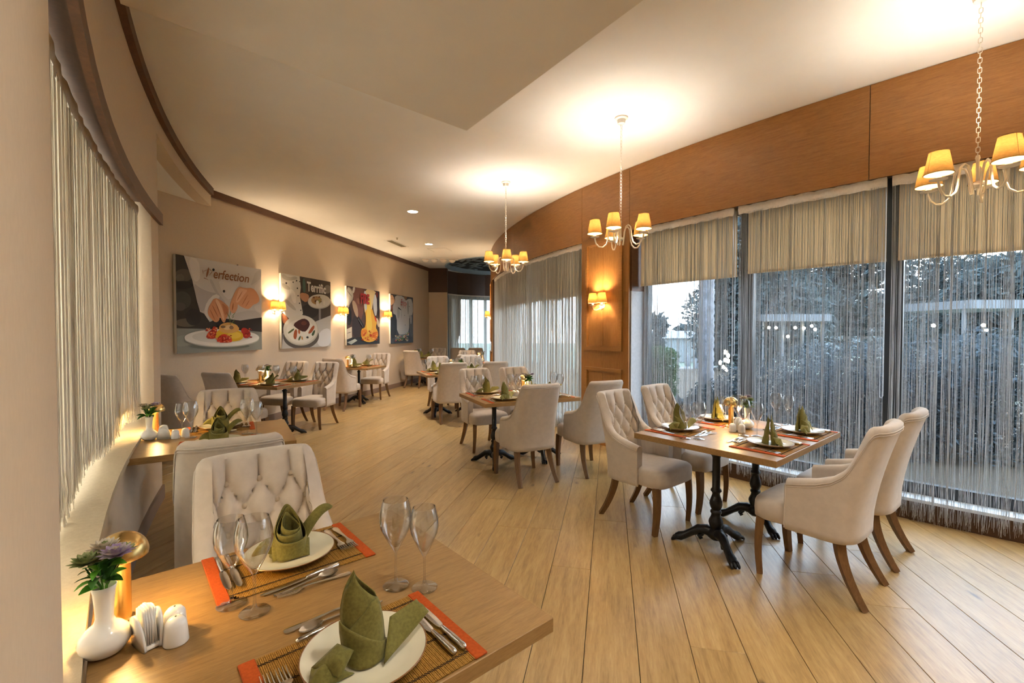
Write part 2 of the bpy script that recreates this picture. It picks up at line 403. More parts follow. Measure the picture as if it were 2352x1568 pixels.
# ---- left: curved partition with the string-curtain opening
mb = MB()
mb.arcwall(RL, RL+.30, 28.75, 29.75, 0, ZC)                     # slim pillar
mb.arcwall(RL, RL+.40, 29.75, 41.9, 2.60, ZC)                   # header
mb.arcwall(RL, RL+.14, 20.2, 28.75, 3.26, ZC)                   # high band on to the picture wall
mb.arcwall(RL-.012, RL+.34, 41.75, 44.8, 0, ZC)                 # near pillar
mb.arcwall(RL, RL+.12, 29.75, 41.9, 0, .745)                    # dwarf wall
wall_left = struct('wall_left', mb, M['wall'], 'curved beige partition wall with a long curtained opening')
mb = MB(); mb.arcwall(RL-.035, RL+.345, 29.75, 41.9, .745, .78); mb.build('window_sill', M['sill'], wall_left)
mb = MB(); mb.arcwall(RL-.028, RL-.001, 28.55, 41.7, 2.46, 2.56); mb.build('wood_trim', M['trim'], wall_left)
mb = MB(); mb.arcwall(RL-.05, RL-.013, 41.72, 44.6, 2.455, 2.60); mb.build('wood_trim', M['trim'], wall_left)
mb = MB(); mb.arcwall(RL+.001, RL+.36, 29.78, 41.7, 2.565, 2.598); mb.build('track_board', M['darkwood'], wall_left)
mb = MB(); mb.arcwall(RL-.001, RL+.02, 29.78, 41.7, 2.50, 2.565); mb.build('track_board', M['darkwood'], wall_left)
mb = MB(); mb.arcwall(RL-.018, RL-.0005, 28.75, 41.7, 0, .12); o = mb.build('baseboard', M['baseboard'], wall_left)
mb = MB(); mb.arcwall(RL-.045, RL-.0005, 20.35, 34.4, 3.405, ZC-.001); mb.build('crown_trim', M['trim'], wall_left)
mb = MB(); mb.arcwall(RL-.045, RL-.0005, 34.42, 44.7, 3.405, ZC-.001); mb.build('crown_trim', M['trim'], wall_left)
mb = MB(); mb.arcwall(RL+.36, RL+.365, 29.0, 44.8, .0, ZC); mb.build('frosted_pane', cloth_translucent('frosted_pane', (.8,.72,.6,1), (.97,.90,.78,1), .92), wall_left)
# soffit between the band and the picture wall
arc = [pol(RL+.13, d, 3.262) for d in [20.3+.9*i for i in range(11)]]
mb = MB(); vs = arc + [WA + WD*t + Vector((0,0,3.262)) for t in (-4.2, -1.0, .25)]
n = len(vs); mb.add(vs + [v+Vector((0,0,.2)) for v in vs], [tuple(range(n)), tuple(range(2*n-1, n-1, -1))])
mb.build('soffit', M['ceiling'], wall_left, False)

# ---- picture wall
def wpt(t, off=0., z=0.): return WA + WD*t + WN*off + Vector((0,0,z))
MW = Matrix((( WD.x, WN.x, 0), (WD.y, WN.y, 0), (0, 0, 1)))      # local x along wall, y into the room
def wbox(mb, t0, t1, o0, o1, z0, z1, ch=0., mat=0):
    c = wpt((t0+t1)/2, (o0+o1)/2, (z0+z1)/2); mb.box(c, (abs(t1-t0), abs(o1-o0), abs(z1-z0)), MW, ch, mat)
TE = 8.22
mb = MB(); wbox(mb, -4.5, TE, -.15, 0, 0, ZC); wall_back = struct('wall_back', mb, M['wall'], 'long beige wall hung with four large food pictures', smooth=False)
mb = MB(); wbox(mb, .06, TE, .0005, .035, 3.40, ZC-.001); mb.build('crown_trim', M['trim'], wall_back, False)
mb = MB(); wbox(mb, -4.4, TE, .0005, .018, 0, .115); mb.build('baseboard', M['baseboard'], wall_back, False)
mb = MB(); wbox(mb, -1.02, -.93, .0005, .03, 0, 2.35); mb.build('door_casing', M['trim'], wall_back, False)
# end return, curved wood header and the far bay
mb = MB(); e0 = wpt(TE, 0); mb.box((e0.x+.28, e0.y+.06, 1.37), (.60, .12, 2.74)); wall_far = struct('wall_far', mb, M['wall'], 'short beige return wall below a brown wood header', smooth=False)
mb = MB(); mb.box((e0.x+.28, e0.y+.05, 3.12), (.62, .16, .755)); mb.build('wood_header', M['darkwood'], wall_far, False)
FB = [(-2.12, 14.52), (-2.14, 15.05), (-1.86, 15.5), (-1.45, 15.85), (-.95, 16.1), (-.3, 16.25), (.6, 16.3), (1.8, 16.2)]
def strip(mb, pts, th, z0, z1, mat=0):
    for (x0, y0), (x1, y1) in zip(pts, pts[1:]):
        d = Vector((x1-x0, y1-y0, 0)); l = d.length; d.normalize(); n = Vector((-d.y, d.x, 0))
        mb.box(((x0+x1)/2+n.x*th/2, (y0+y1)/2+n.y*th/2, (z0+z1)/2), (l+.01, th, z1-z0), Matrix(((d.x, n.x, 0), (d.y, n.y, 0), (0,0,1))), 0, mat)
mb = MB(); strip(mb, FB, .1, 2.74, ZC+.0); mb.build('wood_header', M['darkwood'], wall_far, False)
mb = MB(); strip(mb, FB[:2], .1, 0, 2.74); strip(mb, FB, .1, 0, .32); mb.build('bay_wall', M['wall'], wall_far, False)
# far bay window: grey frame and panes
w1 = empty('window_1', (0,0,0)); tag(w1, 'far bay window with grey frame beyond the dark drape', kind='structure')
mb = MB(); strip(mb, FB[1:], .06, 2.60, 2.74); strip(mb, FB[1:], .06, .32, .40)
for i, (x, y) in enumerate(FB[1:]):
    if i in (0, 2, 3, 5): mb.box((x, y+.03, 1.5), (.10, .07, 2.3))
mb.build('frame', M['frame_grey'], w1, False)
mb = MB(); strip(mb, FB[1:], .01, .40, 2.60); mb.build('pane', M['pane'], w1, False)

# ---- right: curved window wall
mb = MB()
mb.arcwall(RW-.02, RW-.34, 28.6, 32.7, 0, 2.76)                 # wood pillar core
mb.arcwall(RW-.02, RW-.34, 3.0, 6.9, 0, 2.76)
mb.arcwall(RW-.02, RW-.10, 3.0, 63, 2.74, ZC)                   # fascia core
mb.arcwall(RW-.10, RW-.36, 3.0, 63, 2.80, ZC)                   # curtain pocket
wall_right = struct('wall_right', mb, M['darkwood'], 'curved window wall with deep oak fascia and panelled pillars')
seams = [3.0, 7.0, 17.8, 28.62, 32.72, 43.5, 54.3, 63.0]
for a, c in zip(seams, seams[1:]):                              # oak fascia boards
    mb = MB(); mb.arcwall(RW-.02, RW, a+.012, c-.012, 2.735 if not (28 < a < 32) else 2.76, ZC-.004); mb.build('fascia_panel', M['panel'], wall_right)
def pillar(a, c):
    mb = MB(); mb.arcwall(RW-.02, RW-.002, a, c, 0.0, 2.76, .5); mb.build('pillar_panel', M['panel_v'], wall_right)
    mb = MB(); mb.arcwall(RW-.002, RW+.014, a-.02, c+.02, 0.0, .10, .5); mb.build('pillar_plinth', M['panel'], wall_right)
    e = (c-a)*.11
    for (z0, z1) in ((.16, 1.02), (1.25, 2.70)):
        w = .045; wd = math.degrees(w/RW)
        mb = MB()
        for (p0, p1, y0, y1) in ((a+e, c-e, z0, z0+w), (a+e, c-e, z1-w, z1), (a+e, a+e+wd, z0, z1), (c-e-wd, c-e, z0, z1)):
            mb.arcwall(RW-.002, RW+.020, p0, p1, y0, y1, .5)
        for (p0, p1, y0, y1) in ((a+e+wd, c-e-wd, z0+w, z0+w+.014), (a+e+wd, c-e-wd, z1-w-.014, z1-w), (a+e+wd, a+e+wd*1.3, z0+w, z1-w), (c-e-wd*1.3, c-e-wd, z0+w, z1-w)):
            mb.arcwall(RW-.002, RW+.009, p0, p1, y0, y1, .5)
        mb.build('panel_moulding', M['panel'], wall_right)
    for (z0, z1) in ((.22, .96), (1.31, 2.64)):                  # the two boards inside each frame
        md = (a+c)/2
        for (p0, p1) in ((a+e+wd*1.35, md-.012), (md+.012, c-e-wd*1.35)):
            mb = MB(); mb.arcwall(RW-.004, RW+.001, p0, p1, z0, z1, .5); mb.build('inset_panel', M['panel_v'], wall_right)
pillar(28.6, 32.7); pillar(3.0, 6.9)
mb = MB(); mb.arcwall(RW-.03, RW-.30, 32.70, 32.78, 0, 2.0, .5); mb.build('reveal', M['wall_grey'], wall_right)
mb = MB(); mb.arcwall(RW-.03, RW-.30, 32.70, 32.80, 2.0, 2.75, .5); mb.build('reveal_top', M['trim'], wall_right)
for (a, c) in ((32.8, 63.0), (6.95, 28.58)):
    mb = MB(); mb.arcwall(RW-.11, RW-.36, a, c, 0, .15); mb.build('plinth', M['darkwood'], wall_right)
    mb = MB(); mb.arcwall(RW-.10, RW-.33, a, c, .15, .175); mb.build('window_ledge', M['white_sill'], wall_right)
RG = RW-.29
bays = [(32.8, 38.75), (38.75, 44.15), (44.15, 49.5), (49.5, 55.0), (55.0, 63.0)]
wl = ['tall garden window beside the oak pillar', 'tall garden window behind the right dining table', 'tall garden window behind the rightmost chandelier', 'tall garden window right of the camera', 'last garden window of the curved wall']
nw = 2
for (a, c), lb in zip(bays, wl):
    w = empty('window_%d' % nw, pol(RG, (a+c)/2)); tag(w, lb, kind='structure'); nw += 1; off = -w.location
    fw = .28 if nw > 3 else .30
    for (p0, p1, z0, z1) in ((a, a+fw, .175, 2.80), (c-fw, c, .175, 2.80)):
        mb = MB(); mb.arcwall(RG+.035, RG-.035, p0, p1, z0, z1, .5); o = mb.build('frame_post', M['frame'], w); o.location = off
    for (z0, z1) in ((.175, .265), (2.70, 2.80)):
        mb = MB(); mb.arcwall(RG+.03, RG-.03, a+fw, c-fw, z0, z1, .8); o = mb.build('frame_rail', M['frame'], w); o.location = off
    mb = MB(); mb.grid([[pol(RG, lerp(a+fw, c-fw, i/6), .265), pol(RG, lerp(a+fw, c-fw, i/6), 2.70)] for i in range(7)]); o = mb.build('pane', M['pane'], w); o.location = off
for i, (a, c) in enumerate(((6.95, 14.2), (14.2, 21.4), (21.4, 28.58))):
    w = empty('window_%d' % nw, pol(RG, (a+c)/2)); nw += 1; off = -w.location
    tag(w, ('farthest', 'middle', 'nearest')[i]+' window behind the pale string curtain left of the pillar', kind='structure')
    mb = MB()
    for (p0, p1, z0, z1) in ((a, a+.35, .175, 2.80), (c-.35, c, .175, 2.80), (a, c, .175, .27), (a, c, 2.70, 2.80)): mb.arcwall(RG+.03, RG-.03, p0, p1, z0, z1, .8)
    o = mb.build('frame', M['frame_grey'], w); o.location = off
    mb = MB(); mb.grid([[pol(RG, lerp(a+.35, c-.35, i/6), .27), pol(RG, lerp(a+.35, c-.35, i/6), 2.70)] for i in range(7)]); o = mb.build('pane', M['pane'], w); o.location = off
# ---- the room behind the camera
mb = MB(); mb.arcwall(18.6, 18.75, 44.8, 63, 0, ZC); mb.arcwall(RL, 18.75, 44.75, 44.85, 0, ZC)
p, q = pol(RW-.4, 63), pol(18.8, 63); d = q-p; l = d.length; d.normalize()
mb.box((p+q)/2+Vector((0,0,ZC/2))+Vector((d.y, -d.x, 0))*.06, (l, .12, ZC), Matrix(((d.x, -d.y, 0), (d.y, d.x, 0), (0,0,1))))
struct('wall_front', mb, M['wall'], 'beige walls of the room behind the camera')
mb = MB(); mb.box((-4.55, 3.6, 1.75), (2.2, .1, 3.5), Matrix.Rotation(.35, 3, 'Z')); struct('wall_back_left', mb, M['wall'], 'passage wall behind the curved partition', smooth=False)
# close the far bay against the sky
mb = MB(); mb.box((2.4, 15.3, 1.75), (.1, 2.6, 3.5)); mb.arcwall(RW-.1, RW-.4, -12, 3.0, 0, ZC); struct('wall_far_right', mb, M['wall'], 'wall of the far bay behind the second pillar', smooth=False)

# sampling portals in the window openings (they give no light of their own)
def portal(c, n, w, h):
    d = bpy.data.lights.new('window_portal', 'AREA'); d.shape = 'RECTANGLE'; d.size = w; d.size_y = h; d.energy = 1; d.cycles.is_portal = True
    o = bpy.data.objects.new('window_portal', d); COL.objects.link(o); o.location = c
    z = -Vector(n); x = Vector((0,0,1)).cross(z).normalized(); y = z.cross(x); o.rotation_euler = Matrix(((x.x,y.x,z.x),(x.y,y.y,z.y),(x.z,y.z,z.z))).to_euler()
for (a, c) in bays + [(6.95, 14.2), (14.2, 21.4), (21.4, 28.58)]:
    m_ = (a+c)/2; portal(pol(RG-.05, m_, 1.45), prad(m_), math.radians(c-a)*RG, 2.6)
portal((-.9, 16.15, 1.5), (.15, -1, 0), 2.6, 2.3)
# ------------------------------------------------------------------ string curtains, roller blinds
def string_curtain(r, d0, d1, ztop, zbot, pitch, rad, seed, label, m, zvar=.05, layers=2, group=None, wave=.004, clump=.5):
    rs = random.Random(seed); root = empty('string_curtain', pol(r, (d0+d1)/2)); off = -root.location
    tag(root, label, 'curtain', group)
    mb = MB(); n = int(math.radians(d1-d0)*r/.05); G = []       # gathered header tape
    for i in range(n+1):
        d = lerp(d0, d1, i/n); w = .008*math.sin(i*1.7)+.006*math.sin(i*.61+seed); row = []
        for (k, z) in ((.0, 0.), (.012, .004), (.014, -.03), (.006, -.06), (.004, -.075), (-.006, -.074), (-.012, -.04), (-.010, .0), (0, 0)):
            row.append(pol(r+k+w*.5, d, ztop+z+.006*math.sin(i*2.3))+off)
        G.append(row)
    mb.grid(G); mb.build('header_tape', M['tape'], root)
    vs = []; fs = []; arc = math.radians(d1-d0)*r; cnt = int(arc/pitch*layers)
    zs = [0, .25, .5, .72, .88, .95, 1.0]
    for i in range(cnt):
        x = rs.random()*arc
        x += clump*.035*math.sin(x*2*math.pi/.09+seed)           # strings gather into loose groups
        x = max(.004, min(arc-.004, x)); lay = rs.choice((-.007, 0, .006)) + rs.uniform(-.002, .002)
        zb = zbot + rs.random()*zvar + .03*math.sin(x*5+seed); ph = rs.random()*6; amp = rs.uniform(.2, 1.)*wave
        base = len(vs); rr = rad*rs.uniform(.75, 1.2); drift = rs.gauss(0, .006)
        for j, t in enumerate(zs):
            z = lerp(ztop-.06, zb, t); dd = d0 + math.degrees((x + drift*t + amp*math.sin(ph+t*9) + (rs.gauss(0, .006) if j > 4 else 0))/r)
            c = pol(r + lay + (rs.gauss(0, .003) if j > 4 else 0), dd, z) + off
            a0 = ph
            for k in range(3):
                a = a0 + k*2.0944; vs.append((c.x+rr*math.cos(a), c.y+rr*math.sin(a), c.z))
        for j in range(len(zs)-1):
            for k in range(3):
                a = base+j*3+k; b = base+j*3+(k+1) % 3; fs.append((a, b, b+3, a+3))
    me = bpy.data.meshes.new('strings'); me.from_pydata(vs, [], fs); me.materials.append(m)
    me.polygons.foreach_set('use_smooth', [True]*len(fs)); me.update()
    o = obj('strings', me, root); o['kind'] = 'stuff'
    return root
string_curtain(RW-.055, 33.55, 38.55, 2.735, .03, .0062, .0010, 1, 'ivory string curtain on the garden window next to the oak pillar', M['string'], .09, 2.0, clump=.1)
string_curtain(RW-.055, 38.75, 44.0, 2.735, .03, .0062, .0010, 2, 'ivory string curtain on the garden window behind the right table', M['string'], .09, 2.0, clump=.1)
string_curtain(RW-.055, 44.15, 50.5, 2.735, .03, .0062, .0010, 3, 'ivory string curtain behind the two rear-facing right chairs', M['string'], .09, 2.0, clump=.1)
string_curtain(RW-.055, 50.7, 62.8, 2.735, .03, .0062, .0016, 6, 'added unseen string curtain dimming the windows right of the camera', M['string'], .09, 2.2)  # out of view, added to hold back daylight from these windows
string_curtain(RW-.055, 7.3, 28.4, 2.735, .04, .008, .0019, 4, 'pale string curtain across the windows left of the oak pillar', M['string_w'], .08, 4.0, clump=.3)
string_curtain(RL+.085, 29.95, 42.3, 2.52, .80, .0060, .0021, 5, 'cream string curtain in the opening of the left partition', M['string_l'], .07, 2.4, wave=.006)
def blind(a, c, z, label, chain=True):
    root = empty('roller_blind', pol(RW-.17, (a+c)/2)); off = -root.location; tag(root, label, 'blind', None)
    mb = MB(); mb.arcwall(RW-.170, RW-.172, a, c, z, 2.80, .8); o = mb.build('blind_fabric', M['blind'], root); o.location = off
    mb = MB(); mb.arcwall(RW-.163, RW-.179, a, c, z-.012, z+.012, .8); o = mb.build('bottom_bar', M['blind'], root); o.location = off
    if chain:
        d = c - .06; vs = MB(); z0, z1 = .95 if chain == 1 else chain, 2.72; x0 = 0
        for s_ in (-.05, .05):
            vs.tube([pol(RW-.135, d+s_, z0+.02), pol(RW-.135, d+s_, z1)], .0022, 5)
        nb = int((z1-z0)/.012)
        for s_ in (-.05, .05):
            for i in range(nb): p = pol(RW-.135, d+s_, z0+.02+i*.012); vs.box(p, (.0055, .0055, .006))
        vs.tube([pol(RW-.135, d-.05, z0+.02), pol(RW-.135, d-.02, z0), pol(RW-.135, d+.02, z0), pol(RW-.135, d+.05, z0+.02)], .003, 5)
        o = vs.build('bead_chain', M['chain'], root, False); o.location = off
blind(32.9, 38.45, 2.07, 'beige roller blind half lowered beside the oak pillar', 1.25)
blind(38.95, 43.95, 2.09, 'beige roller blind half lowered above the right dining table', 1)
blind(44.3, 50.0, 2.09, 'beige roller blind half lowered behind the rightmost chandelier')
blind(50.2, 62.5, 2.09, 'added unseen roller blind dimming the windows right of the camera', 0)  # unseen blind, added with the curtain to cut the daylight here
blind(21.6, 28.4, 2.03, 'beige roller blind nearest the oak pillar behind the pale curtain', 0)
blind(14.4, 21.2, 2.03, 'middle beige roller blind behind the pale string curtain', 0)
blind(7.2, 14.0, 2.03, 'farthest beige roller blind behind the pale string curtain', 0)
# far bay: brown tied-back drape and a thin string curtain
dr = empty('drape', (-2.0, 15.3, 0)); tag(dr, 'dark brown drape tied back beside the far bay window', 'drape')
mb = MB(); G = []
for i in range(40):
    t = i/39; row = []
    for j in range(22):
        z = lerp(.05, 2.74, j/21); pinch = 1-.45*math.exp(-((z-.95)/.35)**2); wdt = .42*pinch*(1 if z > .95 else 1.05)
        row.append((-.16+wdt*t, .22*t+.035*math.sin(t*26)*pinch, z))
    G.append(row)
mb.grid(G); o = mb.build('drape_cloth', M['drape'], dr); md = o.modifiers.new('th', 'SOLIDIFY'); md.thickness = .004
mb = MB(); mb.tube([(-.17, -.05, .98), (.02, -.07, .93), (.13, .05, .90)], .03, 8); mb.build('tieback', mat('tieback_cloth', rgb('#8a7a74'), .9), dr)
bc = empty('string_curtain', (-1.4, 15.5, 0)); tag(bc, 'thin string curtain before the far bay window', 'curtain'); off = -Vector((-1.4, 15.5, 0)); rs = random.Random(8); mb = MB(); ln_ = FB[1:]
segs = [(Vector((*a, 0)), Vector((*b_, 0))) for a, b_ in zip(ln_, ln_[1:])]
for (p, q) in segs[:4]:
    for i in range(int((q-p).length/.0028)):
        c = p.lerp(q, rs.random()) + Vector((.06, -.13+rs.uniform(-.01, .01), 0)) + off; r = .0022
        mb.add([(c.x+r*math.cos(a), c.y+r*math.sin(a), z) for z in (.12, 2.72) for a in (0, 2.094, 4.188)], [(0,1,4,3),(1,2,5,4),(2,0,3,5)])
o = mb.build('strings', M['string_w'], bc, False, raw=True); o['kind'] = 'stuff'
mb = MB(); strip(mb, [(x+.06, y-.14) for x, y in ln_[:5]], .02, 2.70, 2.74); o = mb.build('header_tape', M['tape'], bc, False); o.location = off
# ------------------------------------------------------------------ tufted dining chair (front is +Y)
def plan_curve(n):
    pts = []
    fine = []
    for i in range(60): fine.append((-.25, lerp(.065, -.10, i/59)))
    for i in range(1, 240):
        t = math.radians(lerp(-90, 90, i/240)); e = 2/3.5
        fine.append((.25*math.copysign(abs(math.sin(t))**e, math.sin(t)), -.10-.175*abs(math.cos(t))**e))
    for i in range(60): fine.append((.25, lerp(-.10, .065, i/59)))
    cum = [0]
    for a, b in zip(fine, fine[1:]): cum.append(cum[-1]+math.hypot(b[0]-a[0], b[1]-a[1]))
    out = []; j = 0
    for i in range(n+1):
        s = cum[-1]*i/n
        while j < len(cum)-2 and cum[j+1] < s: j += 1
        t = (s-cum[j])/max(1e-9, cum[j+1]-cum[j]); x = lerp(fine[j][0], fine[j+1][0], t); y = lerp(fine[j][1], fine[j+1][1], t)
        out.append((x, y, s-cum[-1]/2))
    return out
HT = [(-.30, 1.0), (-.232, .998), (-.215, .985), (-.206, .94), (-.198, .875), (-.187, .80), (-.168, .742), (-.13, .698), (-.07, .666), (0., .645), (.065, .63)]
def chair_top(y): return interp(HT, y)
def warp(x, y, z):                                              # rake and slight taper of the back
    k = max(0., (z-.40))/.6; wy = sstep((.08-y)/.30)
    return Vector((x*(1-.05*k), y - .14*(k**1.45)*wy, z))
QS, ZS, Z0 = .132, .19, .885
def tuft(q, z, h):
    if abs(q) > .40: return 0.
    a = abs(math.sin(math.pi*(q/QS+(z-Z0)/ZS))); b_ = abs(math.sin(math.pi*(q/QS-(z-Z0)/ZS)))
    if z > Z0: f = abs(math.sin(math.pi*q/QS)); v = f**.42; v = lerp(v, 1., .55*sstep((z-Z0)/.11))
    elif z < Z0-.285: f = abs(math.sin(math.pi*(q/QS+.5))); v = f**.42
    else: v = (a*b_)**.36
    fade = 1-sstep((abs(q)-.25)/.11)
    return (1-v)*.044*fade
BUT = [(i*QS, Z0) for i in (-1,0,1)] + [((i+.5)*QS, Z0-.095) for i in (-2,-1,0,1)] + [(i*QS, Z0-.19) for i in (-1,0,1)] + [((i+.5)*QS, Z0-.285) for i in (-1,0)]
def make_chair():
    root = empty('dining_chair'); tag(root, 'beige tufted dining chair', 'chair', 'beige tufted dining chairs')
    NS = 104; pc = plan_curve(NS); cols = []; T = .068; inn = []
    for i, (x, y, s) in enumerate(pc):
        a = pc[max(0, i-1)]; b_ = pc[min(NS, i+1)]; t = Vector((b_[0]-a[0], b_[1]-a[1], 0)).normalized(); n = Vector((-t.y, t.x, 0))
        if n.y < 0 and abs(x) < .2: n = -n
        if x < -.2 and n.x < 0: n = -n
        if x > .2 and n.x > 0: n = -n
        h = chair_top(y); col = []
        for j, z in enumerate((.325, .335, .37, .45, .55)): col.append(warp(x + n.x*(.02 if j == 0 else 0), y + n.y*(.02 if j == 0 else 0), z))
        for j in range(1, 7):
            z = lerp(.55, h-.028, j/6); col.append(warp(x, y, z))
        for k in range(1, 6):                                   # rounded rim
            th = math.pi*k/6; col.append(warp(x + n.x*(T/2)*(1-math.cos(th)), y + n.y*(T/2)*(1-math.cos(th)), h-.028+.028*math.sin(th)))
        for j in range(0, 43):
            z = lerp(h-.03, .43, j/42); dpt = T - tuft(s, z, h) + .012*math.sin(math.pi*min(1, max(0, (h-z)/.5)))*(abs(s) < .4)
            col.append(warp(x + n.x*dpt, y + n.y*dpt, z))
        cols.append(col); inn.append((x, y, n, s, h))
    mb = MB(); mb.grid(cols); nv = len(cols[0])
    c0 = [tuple(p) for p in cols[0]]; c1 = [tuple(p) for p in cols[-1]]
    mb.add(c0, [tuple(range(nv))]); mb.add(c1, [tuple(range(nv))[::-1]])
    back = mb.build('backrest', M['fabric'], root, angle=65)
    mb = MB(); path = []                                        # double seam just below the rim
    for i, (x, y, n, s, h) in enumerate(inn): path.append(warp(x - n.x*.0015, y - n.y*.0015, h-.034))
    mb.tube(path, .0032, 5); mb.tube([p+Vector((0, 0, -.012)) for p in path], .0022, 5)
    x, y, n, s, h = inn[0]
    for sg in (0, -1):
        x, y, n, s, h = inn[sg]; mb.tube([warp(x-n.x*.001, y+.004, z) for z in (.34, .42, .5, .58, h-.035)], .003, 5)
    mb.build('piping', M['fabric'], back)
    bme = MB(); bme.lathe([(0, -.006), (.010, -.004), (.0125, 0), (.010, .005), (.005, .0075), (0, .008)], 10); bmesh_ = bme.mesh('button', M['button'])
    for (q, z) in BUT:
        i = min(range(len(inn)), key=lambda k: abs(inn[k][3]-q)); x, y, n, s, h = inn[i]; dpt = T - .022
        p = warp(x + n.x*dpt, y + n.y*dpt, z); o = obj('button', bmesh_, back); o.location = p
        o.rotation_euler = (n + Vector((0, 0, .18))).normalized().to_track_quat('Z', 'Y').to_euler()
    # seat cushion
    def outline(inset, n=56):
        P = []
        for i in range(n):
            t = 2*math.pi*i/n; e = 2/5.5; cx, sy = math.cos(t), math.sin(t)
            x = math.copysign(abs(cx)**e, cx); y = math.copysign(abs(sy)**e, sy)
            yy = .02 + y*(.25-inset); hw = lerp(.205, .252, (y+1)/2)-inset; P.append((x*hw, yy))
        return P
    mb = MB(); rings = []
    for (z, ins) in ((.345, .03), (.345, .008), (.352, 0), (.40, -.003), (.44, -.001), (.458, .006), (.470, .020), (.477, .045), (.482, .09), (.486, .15), (.487, .20)):
        rings.append([Vector((x, y, z)) for x, y in outline(ins)])
    for A, B in zip(rings, rings[1:]): mb.add(A+B, [(i, (i+1) % 56, 56+(i+1) % 56, 56+i) for i in range(56)])
    mb.add(rings[-1], [tuple(range(56))]); mb.add(rings[0], [tuple(range(56))[::-1]])
    me = mb.mesh('seat', M['fabric'], False); bm = bmesh.new(); bm.from_mesh(me); bmesh.ops.remove_doubles(bm, verts=bm.verts, dist=1e-5); bmesh.ops.recalc_face_normals(bm, faces=bm.faces); bm.to_mesh(me); bm.free()
    me.polygons.foreach_set('use_smooth', [True]*len(me.polygons)); me.set_sharp_from_angle(angle=math.radians(60)); obj('seat', me, root)
    for sx in (-1, 1):
        for front in (True, False):
            mb = MB(); P = []; R = []
            for j in range(9):
                t = j/8; z = .352*(1-t)
                if front: P.append((sx*(.215+.012*t), .215+.012*math.sin(t*math.pi)-.004*t, z)); R.append(lerp(.034, .023, t))
                else: P.append((sx*(.175+.03*t), -.185-.13*t**1.8, z)); R.append(lerp(.035, .023, t))
            mb.tube(P, R, 4, sq=True); mb.build('leg', M['leg'], root, angle=30)
    return root
chair0 = make_chair()
def chair(x, y, fx, fy, label): return place(chair0, x, y, 0, math.atan2(-fx, fy), label)
G_ = 'beige tufted dining chairs'
chair(-.845, 1.645, .65, -.76, 'tufted chair facing the camera at the nearest table')
chair(-1.525, 2.47, -.523, .852, 'chair seen from behind just past the nearest tufted chair')
chair(-2.30, 3.67, .523, -.852, 'tufted chair facing the camera beyond the left wall table')
chair(-4.02, 5.66, .22, .975, 'grey-shaded chair back half hidden by the slim left pillar')
chair(-3.565, 5.93, .22, .975, 'grey-shaded chair back second from the slim left pillar')
chair(-3.12, 7.17, -.16, -.987, 'tufted chair with open seat at the table under the largest picture')
chair(-3.70, 7.34, -.2, -.98, 'tufted chair against the wall at the table under the largest picture')
chair(-3.29, 8.86, .22, .975, 'chair seen from behind at the small table below the flame picture')
chair(-3.08, 10.22, -.14, -.99, 'tufted chair facing the camera below the flame picture')
chair(-2.60, 12.32, .2, .98, 'chair seen from behind near the far end of the picture wall')
chair(-2.27, 13.42, -.2, -.98, 'farthest tufted chair in front of the return wall')
chair(.128, 4.69, -.44, .898, 'chair turned away, front and centre at the middle table')
chair(.815, 4.98, -.44, .898, 'chair turned away in front of the oak pillar')
chair(-.36, 5.875, .44, -.898, 'tufted chair at the near left of the middle table')
chair(.17, 6.12, .44, -.898, 'tufted chair hidden behind the flower vase of the middle table')
chair(-1.07, 7.66, -.38, .925, 'chair turned away at the left of the table beyond the middle one')
chair(-.40, 7.96, -.38, .925, 'chair turned away beside the pale curtain beyond the middle table')
chair(-1.38, 8.93, .38, -.925, 'left tufted chair on the far side of the table beyond the middle one')
chair(-.73, 9.17, .38, -.925, 'right tufted chair on the far side of the table beyond the middle one')
chair(1.09, 3.61, .627, -.778, 'tufted chair at the near left of the right table')
chair(1.575, 4.02, .627, -.778, 'tufted chair by the window post at the far left of the right table')
chair(1.85, 2.776, -.627, .778, 'nearest chair at the right table, seen from its back and side')
chair(2.36, 3.18, -.627, .778, 'chair tucked behind the nearest one against the right curtain')
chair(-1.08, 10.2, -.3, .954, 'distant chair turned away before the far bay window')
chair(-1.12, 11.9, .25, -.968, 'distant tan chair facing the camera before the far bay window')
chair(-1.66, 14.3, 0, 1, 'dark-shaded chair left of two before the far bay window')
chair(-1.12, 14.35, 0, 1, 'dark-shaded chair right of two before the far bay window')
# ------------------------------------------------------------------ tables
ZT = .76
def make_pedestal():
    mb = MB()
    prof = [(0, .715), (.085, .715), (.085, .708), (.03, .70), (.024, .69), (.024, .665), (.036, .66), (.038, .65), (.03, .642), (.026, .63), (.026, .42), (.034, .412), (.036, .40), (.028, .392),
            (.024, .38), (.030, .36), (.040, .33), (.043, .31), (.036, .285), (.028, .27), (.036, .262), (.037, .25), (.030, .24), (.034, .22), (.046, .195), (.048, .18), (.040, .155), (.034, .14), (.046, .13), (.055, .115), (.052, .08), (.03, .062), (0, .06)]
    mb.lathe(prof, 24, flute=(0, .43, .62, .14))
    return mb.mesh('pedestal', M['iron'], angle=50)
def make_foot():
    mb = MB(); P = []; R = []
    for t, r, z in ((0, .02, .10), (.2, .06, .118), (.4, .11, .112), (.6, .16, .078), (.75, .20, .05), (.88, .235, .034), (1, .262, .026)):
        P.append((0, r, z)); R.append((.034, .036, .031, .026, .026, .031, .022)[len(R)])
    mb.tube(P, R, 10)
    for sx in (-1, 0, 1):                                       # claw toes
        mb.tube([(sx*.014, .235, .035), (sx*.021, .262, .026), (sx*.023, .283, .012), (sx*.022, .288, .003)], [.014, .014, .010, .005], 6)
    mb.tube([(0, .08, .085), (0, .11, .06), (0, .10, .045), (0, .085, .055)], [.012, .014, .010, .006], 7)   # scroll under the arch
    return mb.mesh('foot', M['iron'], angle=60)
PED, FOOT = make_pedestal(), make_foot()
